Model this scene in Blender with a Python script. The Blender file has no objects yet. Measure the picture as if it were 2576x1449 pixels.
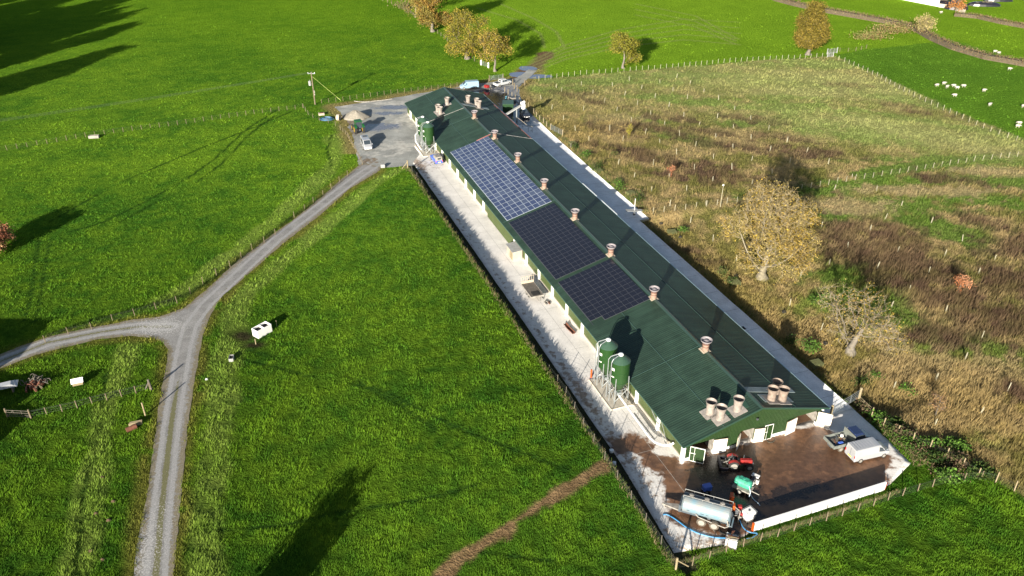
import bpy, bmesh, math, random
import numpy as np
from math import sin, cos, pi, radians, sqrt, atan2
from mathutils import Vector, Matrix
from mathutils.geometry import delaunay_2d_cdt
random.seed(7); RNG = np.random.default_rng(11)
S = bpy.context.scene; COL = S.collection
# ---------------------------------------------------------------- camera, sky, sun, exposure
FPX, CX, CY, CH = 2044.0, 1288.0, 724.5, 65.0
PITCH = math.atan(1221.5 / FPX)
cam = bpy.data.cameras.new('camera'); co = bpy.data.objects.new('camera', cam); COL.objects.link(co)
cam.sensor_width = 36; cam.lens = 36 * FPX / 2576; cam.clip_end = 9000; cam.clip_start = 1
co.location = (0, 0, CH); co.rotation_euler = (pi / 2 - PITCH, 0, 0); S.camera = co
SUN_AZ, SUN_EL = radians(21.5), radians(15.3)          # the way the shadows point, and the height of the sun
SD = Vector((sin(SUN_AZ) * cos(SUN_EL), cos(SUN_AZ) * cos(SUN_EL), -sin(SUN_EL)))
w = bpy.data.worlds.new('World'); S.world = w; w.use_nodes = True
nt = w.node_tree; bgn = nt.nodes['Background']; sky = nt.nodes.new('ShaderNodeTexSky')
sky.sky_type = 'NISHITA'; sky.sun_disc = False; sky.sun_elevation = SUN_EL; sky.sun_rotation = SUN_AZ + pi
sky.air_density = 1.0; sky.dust_density = 1.2
nt.links.new(sky.outputs[0], bgn.inputs[0]); bgn.inputs[1].default_value = 0.05
sl = bpy.data.lights.new('sun', 'SUN'); sl.energy = 5.0; sl.angle = radians(0.55); sl.color = (1.0, 0.92, 0.79)
so = bpy.data.objects.new('sun', sl); COL.objects.link(so); so.rotation_euler = SD.to_track_quat('-Z', 'Y').to_euler()
S.view_settings.view_transform = 'Standard'; S.view_settings.look = 'None'; S.view_settings.exposure = 1.5
try: S.cycles.max_bounces = 6; S.cycles.transparent_max_bounces = 8
except Exception: pass

# ---------------------------------------------------------------- plan of the place
_cp, _sp = cos(PITCH), sin(PITCH)
def gp(x, y, z=0.0):
    """survey point: where a point of the photograph (in 2576-wide units) lies on the plane of height z"""
    x = np.asarray(x, float); y = np.asarray(y, float)
    dx = x - CX; dy = FPX * _cp + (CY - y) * _sp; dz = -FPX * _sp + (CY - y) * _cp
    t = (z - CH) / dz
    return np.stack([dx * t, dy * t], -1)
TH = math.atan2(883, math.hypot(FPX, 1221.5))
UX = np.array([-sin(TH), cos(TH)]); VX = np.array([cos(TH), sin(TH)]); OO = np.array([19.357, 69.711])
def uvp(u, v): return OO + UX * u + VX * v            # shed frame: u along the shed, v across it
def touv(P): d = np.asarray(P) - OO; return d @ UX, d @ VX
def inpoly(P, poly):
    x, y = P[:, 0], P[:, 1]; r = np.zeros(len(P), bool); n = len(poly)
    for i in range(n):
        x0, y0 = poly[i]; x1, y1 = poly[(i + 1) % n]
        if y0 == y1: continue
        r ^= ((y0 > y) != (y1 > y)) & (x < (x1 - x0) * (y - y0) / (y1 - y0) + x0)
    return r
def dline(P, pl, closed=False):
    d = np.full(len(P), 1e9); n = len(pl)
    for i in range(n if closed else n - 1):
        a = np.asarray(pl[i]); b = np.asarray(pl[(i + 1) % n]); ab = b - a
        t = np.clip(((P - a) @ ab) / max(ab @ ab, 1e-9), 0, 1)
        d = np.minimum(d, np.hypot(*(P - a - t[:, None] * ab).T))
    return d
def sdf(P, poly):
    d = dline(P, poly, True); return np.where(inpoly(P, poly), -d, d)
def vn(x, y, s, seed=0):
    """smooth value noise, 0..1"""
    x = np.asarray(x) / s + seed * 17.3; y = np.asarray(y) / s - seed * 9.1
    xi = np.floor(x).astype(np.int64); yi = np.floor(y).astype(np.int64); fx = x - xi; fy = y - yi
    fx = fx * fx * (3 - 2 * fx); fy = fy * fy * (3 - 2 * fy)
    def h(a, b):
        n = (a * 374761393 + b * 668265263 + seed * 1442695041) & 0x7fffffff
        n = ((n ^ (n >> 13)) * 1274126177) & 0x7fffffff
        return ((n ^ (n >> 16)) & 0xffff) / 65535.0
    return (h(xi, yi) * (1 - fx) + h(xi + 1, yi) * fx) * (1 - fy) + (h(xi, yi + 1) * (1 - fx) + h(xi + 1, yi + 1) * fx) * fy
def fbm(x, y, s, seed=0, o=3):
    r = 0; a = 1; t = 0
    for k in range(o): r = r + a * vn(x, y, s / 2 ** k, seed + k); t += a; a *= .55
    return r / t
def sm(a, b, x): t = np.clip((x - a) / (b - a), 0, 1); return t * t * (3 - 2 * t)
def GP(pts): return gp([p[0] for p in pts], [p[1] for p in pts])

TRACK = GP([(335,1449),(350,1350),(375,1200),(395,1050),(418,930),(424,880),(408,860),(380,850),(330,846),(250,853),(160,874),(80,897),(0,927),(-160,985),(-160,940),(0,893),(60,868),(130,846),(230,824),(330,806),(400,798),(462,775),
  (500,745),(560,690),(620,640),(700,580),(780,520),(860,450),(912,410),(960,420),(955,430),(880,475),(800,545),(720,606),(640,676),(565,740),(530,790),(508,850),(490,960),(473,1080),(459,1200),(446,1350),(436,1449),(425,1560),(318,1560)])
YARD = GP([(843,269),(935,255),(1010,243),(1095,229),(1180,214),(1240,206),(1300,196),(1330,175),(1352,178),(1322,205),(1303,222),(1315,262),(1330,300),(1240,330),(1090,420),(1040,418),(960,422),(925,424),(905,414),(893,370),(885,338),(868,300)])
# ---------------------------------------------------------------- terrain: the paddock stands above the concrete, the meadow a little below it
def hz(P):
    P = np.atleast_2d(np.asarray(P, float)); u, v = touv(P)
    hb = 1.75 * (0.45 + 0.55 * sm(-13, 3, u)) * (1 - 0.25 * sm(60, 98, u)) * sm(103, 97.5, u) * sm(-19, -12.5, u)
    dw = -8.3 - v                                     # distance west of the bank's lip
    h = hb * np.where(dw > 0, 1 - sm(4, 34, dw), 1 - sm(0, .7, -dw))
    near = h > .01
    if near.any():
        k = np.ones(len(P)); k[near] = sm(.8, 9, sdf(P[near], TRACK)) * sm(.2, 2.6, sdf(P[near], YARD)); h = h * k
    hm = -0.9 * sm(25.15, 25.9, v) * (1 - sm(32, 46, v)) * sm(58.5, 56.5, u) * sm(-4, 1, u)
    return h + hm
def hz1(x, y): return float(hz([[x, y]])[0])
def at(x, y, dz=0.0):
    """ground point under a point of the photograph, on the real terrain"""
    z = 0.0
    for _ in range(6): p = gp(x, y, z); z = hz1(p[0], p[1])
    p = gp(x, y, z); return Vector((float(p[0]), float(p[1]), z + dz))
def ats(pts): return np.array([at(*p)[:2] for p in pts])

# ---------------------------------------------------------------- materials
def mat(name, col, rough=0.7, metal=0.0, noise=0.0, nscale=3.0, col2=None, bump=0.0, bscale=20.0, attr=None, trans=0.0, spec=None, coat=0.0, detail=5.0, lohi=(.35, .65)):
    m = bpy.data.materials.new(name); m.use_nodes = True; n = m.node_tree.nodes; l = m.node_tree.links
    b = n['Principled BSDF']; b.inputs['Roughness'].default_value = rough; b.inputs['Metallic'].default_value = metal
    if spec is not None: b.inputs['Specular IOR Level'].default_value = spec
    if coat: b.inputs['Coat Weight'].default_value = coat; b.inputs['Coat Roughness'].default_value = 0.08
    c = (*col, 1); b.inputs['Base Color'].default_value = c
    src = None
    tc = n.new('ShaderNodeTexCoord')
    if attr:
        a = n.new('ShaderNodeAttribute'); a.attribute_name = attr; src = a.outputs['Color']
    if noise or col2:
        t = n.new('ShaderNodeTexNoise'); t.inputs['Scale'].default_value = nscale; t.inputs['Detail'].default_value = detail
        l.new(tc.outputs['Object'], t.inputs['Vector'])
        mr = n.new('ShaderNodeMapRange'); mr.inputs[1].default_value = lohi[0]; mr.inputs[2].default_value = lohi[1]; l.new(t.outputs[0], mr.inputs[0])
        mx = n.new('ShaderNodeMix'); mx.data_type = 'RGBA'; l.new(mr.outputs[0], mx.inputs[0])
        if src is not None:
            mx.blend_type = 'MULTIPLY'; l.new(src, mx.inputs[6]); mx.inputs[7].default_value = (1 - noise,) * 3 + (1,)
        else:
            mx.inputs[6].default_value = c; mx.inputs[7].default_value = (*(col2 or [x * (1 - noise) for x in col]), 1)
        src = mx.outputs[2]
    if src is not None: l.new(src, b.inputs['Base Color'])
    if bump:
        t = n.new('ShaderNodeTexNoise'); t.inputs['Scale'].default_value = bscale; t.inputs['Detail'].default_value = 4
        l.new(tc.outputs['Object'], t.inputs['Vector'])
        bp = n.new('ShaderNodeBump'); bp.inputs['Strength'].default_value = 1; bp.inputs['Distance'].default_value = bump
        l.new(t.outputs[0], bp.inputs['Height']); l.new(bp.outputs[0], b.inputs['Normal'])
    if trans:
        tr = n.new('ShaderNodeBsdfTranslucent'); ms = n.new('ShaderNodeMixShader'); ms.inputs[0].default_value = trans
        if src is not None: l.new(src, tr.inputs[0])
        else: tr.inputs[0].default_value = c
        l.new(b.outputs[0], ms.inputs[1]); l.new(tr.outputs[0], ms.inputs[2]); l.new(ms.outputs[0], n['Material Output'].inputs[0])
    return m
M = {}
def mk(k, *a, **kw): M[k] = mat(k, *a, **kw)
mk('roof_green', (.021, .043, .030), rough=.5, noise=.28, nscale=.5, spec=.3)
mk('roof_vent_panel', (.36, .33, .31), rough=.7, noise=.3, nscale=2)
mk('clad_left', (.048, .068, .020), rough=.45, noise=.15, nscale=.6)
mk('clad_gable', (.012, .034, .007), rough=.5, noise=.2, nscale=.8)
mk('white_paint', (.78, .78, .76), rough=.45, noise=.10, nscale=1.2)
mk('cream_paint', (.42, .36, .28), rough=.6, noise=.2, nscale=1.5)
mk('plinth', (.46, .42, .35), rough=.8, noise=.25, nscale=.7)
mk('dirty_white', (.30, .28, .25), rough=.6, noise=.4, nscale=2.5)
mk('galv', (.30, .33, .34), rough=.4, metal=.35, noise=.15)
mk('steel_dark', (.10, .11, .12), rough=.5, metal=.4)
mk('black_hole', (.008, .008, .009), rough=.9)
mk('rubber', (.022, .021, .020), rough=.85, noise=.3)
mk('rubber_muddy', (.10, .085, .065), rough=.9, noise=.5, nscale=6)
mk('rim', (.27, .26, .235), rough=.5, metal=.2)
mk('glass', (.03, .04, .05), rough=.06, spec=.8)
mk('silo_green', (.016, .050, .013), rough=.32, noise=.12, spec=.5)
mk('silo_cap', (.035, .075, .050), rough=.35, noise=.12, spec=.5)
mk('chim_beige', (.26, .17, .13), rough=.75, noise=.25, nscale=3)
mk('chim_white', (.28, .255, .235), rough=.6, noise=.3, nscale=2.5)
mk('chim_brown', (.12, .06, .045), rough=.7, noise=.2)
mk('clear_plastic', (.21, .19, .20), rough=.25, spec=.5)
mk('van_silver', (.36, .37, .39), rough=.25, metal=.15, noise=.06, coat=.5)
mk('van_white', (.42, .43, .44), rough=.3, coat=.5)
mk('truck_body', (.16, .175, .16), rough=.55, noise=.3, nscale=2)
mk('navy_paint', (.015, .025, .07), rough=.2, coat=.8)
mk('black_paint', (.018, .019, .024), rough=.2, coat=.8)
mk('blue_paint', (.05, .11, .42), rough=.35, coat=.4)
mk('pale_blue_paint', (.22, .33, .42), rough=.35, coat=.4)
mk('tractor_green', (.010, .085, .02), rough=.4, noise=.2)
mk('tractor_yellow', (.30, .20, .015), rough=.4)
mk('red_paint', (.30, .018, .016), rough=.5, noise=.45, nscale=3.5)
mk('orange_paint', (.42, .07, .01), rough=.4)
mk('tank_blue', (.12, .21, .27), rough=.45, col2=(.20, .205, .20), nscale=.9, detail=6)
mk('tank_dark', (.06, .08, .10), rough=.6, noise=.3)
mk('mint_plastic', (.05, .33, .22), rough=.5, noise=.45, nscale=3.5)
mk('hose_blue', (.04, .22, .45), rough=.45)
mk('hose_pale', (.62, .78, .90), rough=.45)
mk('wood_post', (.17, .135, .085), rough=.85, noise=.35, nscale=4)
mk('wood_grey', (.13, .115, .095), rough=.9, noise=.4, nscale=4)
mk('wood_green', (.12, .13, .045), rough=.9, noise=.35, nscale=4)
mk('wood_fresh', (.27, .22, .13), rough=.85, noise=.3, nscale=5)
mk('bark', (.13, .115, .09), rough=.95, noise=.5, nscale=3, bump=.05, bscale=6)
mk('bark_pale', (.175, .155, .125), rough=.95, noise=.4, nscale=2.5, bump=.06, bscale=5)
mk('guard_pale', (.27, .255, .18), rough=.6)
mk('wire', (.10, .11, .09), rough=.5, metal=.3)
mk('rust', (.15, .055, .03), rough=.8, noise=.4, nscale=4)
mk('brick', (.2,.08,.05), rough=.8, noise=.3)
mk('wool', (.40, .38, .31), rough=.95, noise=.15, nscale=4)
mk('skin', (.55, .36, .27), rough=.6)
mk('cloth_dark', (.02, .022, .03), rough=.9)
mk('cloth_blue', (.10, .42, .55), rough=.8)
mk('straw', (.42, .34, .16), rough=.95, noise=.3)
mk('plate_yellow', (.80, .62, .05), rough=.5)
mk('lamp_red', (.55, .02, .02), rough=.3)
mk('headlight', (.8, .82, .85), rough=.15)
mk('sand_pile', (.23, .21, .175), rough=.95, noise=.25, nscale=2, bump=.08, bscale=5)
mk('stone', (.36, .35, .33), rough=.9, noise=.4, nscale=3)
mk('soil', (.10, .06, .035), rough=.95, noise=.4, nscale=3, bump=.05)
mk('plastic_black', (.012, .012, .018), rough=.35, spec=.6)
mk('leaf', (.2, .2, .05), rough=.8, spec=.1,  attr='Col', trans=.22)
mk('tuft', (.2, .2, .05), rough=.9, spec=.0, attr='Col', trans=.30)
mk('board_grey', (.27, .275, .27), rough=.8, noise=.25)
mk('cell_blue', (.040, .055, .115), rough=.16, noise=.18, nscale=.5, spec=.6)
mk('cell_pale', (.060, .078, .135), rough=.18, noise=.15, nscale=.5, spec=.6)
mk('cell_black', (.010, .011, .018), rough=.14, spec=.55)
mk('frame_alu', (.38, .43, .50), rough=.35, metal=.3)
mk('frame_grey', (.075, .08, .095), rough=.4, metal=.3)
mk('puddle', (.10, .11, .16), rough=.03, spec=.9)

def roof_mat():
    m = M['roof_green']; n = m.node_tree.nodes; l = m.node_tree.links; b = n['Principled BSDF']; src = b.inputs['Base Color'].links[0].from_socket
    tc = n.new('ShaderNodeTexCoord'); mp = n.new('ShaderNodeMapping'); mp.inputs['Scale'].default_value = (.12, 2.2, .12); l.new(tc.outputs['Object'], mp.inputs[0])
    t = n.new('ShaderNodeTexNoise'); t.inputs['Scale'].default_value = 1; t.inputs['Detail'].default_value = 6; l.new(mp.outputs[0], t.inputs[0])
    mr = n.new('ShaderNodeMapRange'); mr.inputs[1].default_value = .35; mr.inputs[2].default_value = .68; mr.inputs[3].default_value = .86; mr.inputs[4].default_value = 1.25; l.new(t.outputs[0], mr.inputs[0])
    mx = n.new('ShaderNodeMix'); mx.data_type = 'RGBA'; mx.blend_type = 'MULTIPLY'; mx.inputs[0].default_value = 1; l.new(src, mx.inputs[6]); l.new(mr.outputs[0], mx.inputs[7]); l.new(mx.outputs[2], b.inputs['Base Color'])
roof_mat()
# ---------------------------------------------------------------- mesh builder
class MB:
    def __init__(s): s.v = []; s.f = []; s.m = []; s.mi = 0; s.T = None
    def use(s, i): s.mi = i; return s
    def add(s, vs, fs):
        o = len(s.v)
        if s.T is not None: vs = [tuple(s.T @ Vector(q)) for q in vs]
        s.v += [tuple(q) for q in vs]; s.f += [tuple(i + o for i in f) for f in fs]; s.m += [s.mi] * len(fs); return s
    def box(s, x0, x1, y0, y1, z0, z1):
        return s.add([(x, y, z) for z in (z0, z1) for y in (y0, y1) for x in (x0, x1)],
                     [(0, 2, 3, 1), (4, 5, 7, 6), (0, 1, 5, 4), (2, 6, 7, 3), (0, 4, 6, 2), (1, 3, 7, 5)])
    def bbox(s, x0, x1, y0, y1, z0, z1, b):
        """box with bevelled upper and vertical edges"""
        def ring(i, z): return [(x0 + i, y0 + b, z), (x0 + b, y0 + i, z), (x1 - b, y0 + i, z), (x1 - i, y0 + b, z), (x1 - i, y1 - b, z), (x1 - b, y1 - i, z), (x0 + b, y1 - i, z), (x0 + i, y1 - b, z)]
        return s.hull([ring(0, z0), ring(0, z1 - b), [(x0 + b, y0 + b * 1.3, z1), (x0 + b * 1.3, y0 + b, z1), (x1 - b * 1.3, y0 + b, z1), (x1 - b, y0 + b * 1.3, z1), (x1 - b, y1 - b * 1.3, z1), (x1 - b * 1.3, y1 - b, z1), (x0 + b * 1.3, y1 - b, z1), (x0 + b, y1 - b * 1.3, z1)]])
    def hull(s, rings, cap=True):
        n = len(rings[0]); vs = [q for r in rings for q in r]; fs = []
        for i in range(len(rings) - 1):
            for j in range(n): fs.append((i * n + j, i * n + (j + 1) % n, (i + 1) * n + (j + 1) % n, (i + 1) * n + j))
        if cap: fs += [tuple(range(n))[::-1], tuple((len(rings) - 1) * n + j for j in range(n))]
        return s.add(vs, fs)
    def tube(s, pts, r, n=8, cap=True):
        pts = [Vector(q) for q in pts]; rs = r if hasattr(r, '__len__') else [r] * len(pts); rings = []
        up = Vector((0, 0, 1)); prev = None
        for i, q in enumerate(pts):
            d = (pts[min(i + 1, len(pts) - 1)] - pts[max(i - 1, 0)]).normalized()
            a = prev if prev is not None else (Vector((1, 0, 0)) if abs(d.z) > .9 else up)
            x = d.cross(a).normalized() if prev is None else (a - d * a.dot(d)).normalized(); prev = x; y = d.cross(x)
            rings.append([q + (x * cos(2 * pi * k / n) + y * sin(2 * pi * k / n)) * rs[i] for k in range(n)])
        return s.hull(rings, cap)
    def lathe(s, prof, n=20, cx=0, cy=0, cap=True):
        return s.hull([[(cx + r * cos(2 * pi * k / n), cy + r * sin(2 * pi * k / n), z) for k in range(n)] for r, z in prof], cap)
    def wheel(s, x, y, r, w_, n=18):
        """tyre lying across y"""
        pr = [(r * .62, -w_ / 2), (r * .93, -w_ / 2), (r, -w_ * .3), (r, w_ * .3), (r * .93, w_ / 2), (r * .62, w_ / 2)]
        return s.hull([[(x + a * cos(2 * pi * k / n), y + b, r + a * sin(2 * pi * k / n)) for k in range(n)] for a, b in pr])
    def rimd(s, x, y, r, w_, n=14):
        return s.hull([[(x + a * cos(2 * pi * k / n), y + b, r + a * sin(2 * pi * k / n)) for k in range(n)] for a, b in [(r * .63, -w_ * .51), (r * .2, -w_ * .53), (r * .2, w_ * .53), (r * .63, w_ * .51)]])
    def build(s, name, mats, parent=None, loc=None, rot=0, smooth=False):
        me = bpy.data.meshes.new(name); me.from_pydata(s.v, [], s.f)
        ml = mats if isinstance(mats, (list, tuple)) else [mats]
        for k in ml: me.materials.append(M[k] if isinstance(k, str) else k)
        if len(ml) > 1: me.polygons.foreach_set('material_index', s.m)
        if smooth: me.polygons.foreach_set('use_smooth', [True] * len(s.f))
        me.update(); o = bpy.data.objects.new(name, me); COL.objects.link(o)
        if parent is not None: o.parent = parent
        if loc is not None: o.location = loc
        if rot: o.rotation_euler = (0, 0, rot)
        return o
def tag(o, label=None, cat=None, group=None, kind=None):
    if label: o['label'] = label
    if cat: o['category'] = cat
    if group: o['group'] = group
    if kind: o['kind'] = kind
    return o
def thing(name, label, cat, loc=(0, 0, 0), rot=0, group=None):
    o = bpy.data.objects.new(name, None); COL.objects.link(o); o.empty_display_size = .2
    o.location = loc; o.rotation_euler = (0, 0, rot); return tag(o, label, cat, group)
def kids(o): return [c for c in bpy.data.objects if c.parent == o]
def copy_tree(o, parent=None):
    c = o.copy(); COL.objects.link(c)
    if parent is not None: c.parent = parent
    for ch in kids(o): copy_tree(ch, c)
    return c
SH = uvp(0, 0); SHL = Vector((SH[0], SH[1], 0)); SHR = TH   # shed frame as an object: local y = u, local x = v
def shed_rot(): return TH
def npmesh(name, V, F, mats, cols=None, parent=None, attrs=None, smooth=False):
    """big mesh from arrays; F is (n,3) or (n,4)"""
    me = bpy.data.meshes.new(name); k = F.shape[1]
    me.vertices.add(len(V)); me.vertices.foreach_set('co', np.ascontiguousarray(V, np.float32).ravel())
    me.loops.add(F.size); me.loops.foreach_set('vertex_index', np.ascontiguousarray(F, np.int32).ravel())
    me.polygons.add(len(F)); me.polygons.foreach_set('loop_start', np.arange(0, F.size, k, dtype=np.int32))
    me.polygons.foreach_set('loop_total', np.full(len(F), k, np.int32))
    if smooth: me.polygons.foreach_set('use_smooth', np.ones(len(F), bool))
    for m in (mats if isinstance(mats, (list, tuple)) else [mats]): me.materials.append(M[m] if isinstance(m, str) else m)
    if cols is not None:
        a = me.attributes.new('Col', 'FLOAT_COLOR', 'POINT'); a.data.foreach_set('color', np.ascontiguousarray(np.c_[cols, np.ones(len(cols))], np.float32).ravel())
    for kk, vv in (attrs or {}).items():
        a = me.attributes.new(kk, 'FLOAT', 'POINT'); a.data.foreach_set('value', np.ascontiguousarray(vv, np.float32))
    me.update(calc_edges=True); me.validate(); o = bpy.data.objects.new(name, me); COL.objects.link(o)
    if parent is not None: o.parent = parent
    return o

# ---------------------------------------------------------------- outlines of the ground's parts (survey points)
CONC = np.array([uvp(*q) for q in [(98.6,-6.3),(103,-3.6),(108,-3.6),(108,1),(2,1),(1,1.5),(1,19),(1,25.1),(-5,25.0),(-9.3,24.6),(-11.1,20),(-11.3,18.8),(-11.5,1.6),(-12.2,-1),(-11.2,-7.4),(-4,-6.9),(2,-6.5),(30,-6.35),(60,-6.3)]])
SLAB = np.array([uvp(*q) for q in [(1.0,18.5),(1.0,25.1),(20,25.15),(57.6,25.35),(57.7,27.35),(80,27.4),(104,27.8),(118,28.4),(135,28.8),(141,28.5),(141,18.5)]])
MEADOW = np.vstack([GP([(1296,208),(1400,195),(1600,178),(1850,157),(2095,140),(2180,178),(2320,242),(2450,300),(2576,352),(2800,450),(2900,900),(2800,1330),(2576,1252),(2500,1212),(2380,1175),(2250,1090),(2160,1035)]), np.array([uvp(*q) for q in [(2,25.2),(57.6,25.4),(57.7,27.4),(80,27.5),(118,28.5),(135,29)]])])
MIDFENCE = [(1640,536),(1700,527),(1830,505),(1950,484),(2060,463),(2200,437),(2320,418),(2450,401),(2576,386),(2760,362)]
def gl(pts): return GP(pts)
RANK = [gl([(1000,432),(930,478),(850,545),(760,620),(680,680),(620,730),(588,800),(575,880),(560,960),(548,1080),(530,1200),(515,1330),(505,1449)]),
        gl([(838,345),(850,375),(835,420),(760,490),(650,590),(560,660),(480,720),(400,760)]),
        gl([(325,880),(290,960),(260,1060),(235,1180),(210,1300),(190,1449)])]
RUTS = [gl(q) for q in ([(700,275),(620,325),(540,400),(470,450),(380,500),(260,560),(150,590)],[(690,292),(630,335),(560,410),(500,455),(400,505),(300,560)],[(735,280),(640,320),(500,375),(300,460),(120,560)],[(125,600),(112,680),(100,760),(88,810)],[(100,600),(86,680),(74,760),(62,810)],
   [(600,900),(800,955),(960,990),(1080,1060),(1200,1120),(1320,1170),(1450,1220)],[(620,880),(760,915),(900,965),(1000,1030),(1100,1100)],[(550,1335),(700,1325),(850,1290),(1000,1275),(1100,1262),(1200,1240)],[(1050,1370),(1200,1400),(1400,1430)],
   [(190,1449),(210,1250),(245,1080),(270,930)],[(835,340),(822,375),(835,420)])]
DITCH = gl([(872,448),(792,508),(692,578),(612,643),(545,697),(478,736),(428,757),(348,775),(230,806),(118,842)])
DIRT = gl([(1095,1475),(1180,1408),(1260,1355),(1340,1303),(1440,1247),(1545,1186)])
MUDGATE = gl([(1290,212),(1310,190),(1345,170),(1375,135)])
ARCS = [gl([(1330,185 - k * 7),(1420,150 - k * 9),(1560,118 - k * 11),(1720,100 - k * 13),(1860,112 - k * 14)]) for k in range(5)] + [gl([(1370,120),(1360,85),(1300,50),(1200,20)]), gl([(1420,120),(1400,80),(1340,45),(1260,10)])] + [gl([(1600,10 + 14 * k),(1750,40 + 14 * k),(1850,95 + 8 * k)]) for k in range(3)]
RIDGES = [gl([(200 + 0 * k, 300), (201, 301)]) for k in range(1)]
def ell(P, x, y, rx, ry, a=0):
    """soft ellipse around a survey point, radii in metres"""
    c = gp(x, y); d = P - c; ca, sa = cos(a), sin(a)
    return np.exp(-(((d[:, 0] * ca + d[:, 1] * sa) / rx) ** 2 + ((-d[:, 0] * sa + d[:, 1] * ca) / ry) ** 2))
PURPLE = [(1420,235,7,4,-.6),(1500,258,10,4,-.5),(1475,235,6,3,0),(1560,330,14,5,-.5),(1700,300,12,5,-.4),(1790,335,14,4,-.5),(1640,325,14,5,-.5),(1560,375,22,4,-.45),(1700,410,22,5,-.4),(1850,370,20,5,-.4),(1800,440,24,6,-.5),(1900,300,14,5,-.4),(1960,345,16,5,-.4),(2050,380,14,5,-.4),(2130,215,9,4,0),(2250,265,8,3,-.4),(2330,285,8,3,-.4),(1720,450,10,3,-.4),
   (2150,610,14,7,-.3),(2230,650,16,7,-.3),(2320,700,14,7,-.3),(2200,590,13,6,-.3),(2420,760,12,8,-.3),(2500,800,10,8,0),(2550,700,9,7,0),(2450,720,10,5,0),(2370,450,10,4,-.3),(2460,560,8,4,-.5),(1700,620,5,3,0),(1660,640,4,2,0),(2350,850,7,4,0),(2560,1000,4,4,0),(1790,650,4,2,0),(2570,620,10,6,0)]
GREEN = [(1340,225,14,4,0),(1500,205,30,4,0),(1700,190,30,4,0),(2050,160,20,5,0),(2200,240,40,4,-.6),(2350,310,30,3,-.6),(1750,255,16,5,-.2),(1980,270,20,8,-.2),(2150,330,24,8,-.3),(1700,345,14,3,-.5),(1620,300,10,3,-.4),(1500,300,6,3,0),(1870,310,8,3,0),(2000,240,14,5,0),(2380,400,20,3,0),(2480,410,24,5,.1),(2300,455,26,4,.1),(2150,475,26,3,.15),(2250,520,14,6,0),(2330,560,12,4,-.4),(2450,500,14,5,-.4),(2420,600,8,4,-.4),(2150,750,9,5,0),(2210,800,8,6,0),(2080,770,5,3,0),(2480,900,8,5,-.3),(2330,880,6,3,0),(2270,990,3,2,0),(2140,1000,3,2,0),(2200,1130,5,2.5,-.7),(2330,1200,4,2,-.5),(2260,1170,5,2,-.7),(1660,245,12,3,0),(2560,460,10,4,0),(2100,540,6,4,0),(2120,690,5,4,0),(2470,1100,4,3,0)]
TAN = [(1560,300,8,5,0),(2100,200,26,7,-.2),(2050,230,20,5,0),(2300,330,18,6,-.5),(2450,370,14,5,-.5),(2150,520,9,4,0),(2250,480,10,3,0),(2400,480,8,3,0),(2500,430,10,3,0),(2350,480,8,3,-.4),(2420,1000,12,10,0),(2300,930,10,7,0),(2500,950,9,6,0),(2350,1050,8,5,0),(1540,345,6,4,0)]
FARMEADOWY = 0
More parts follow.
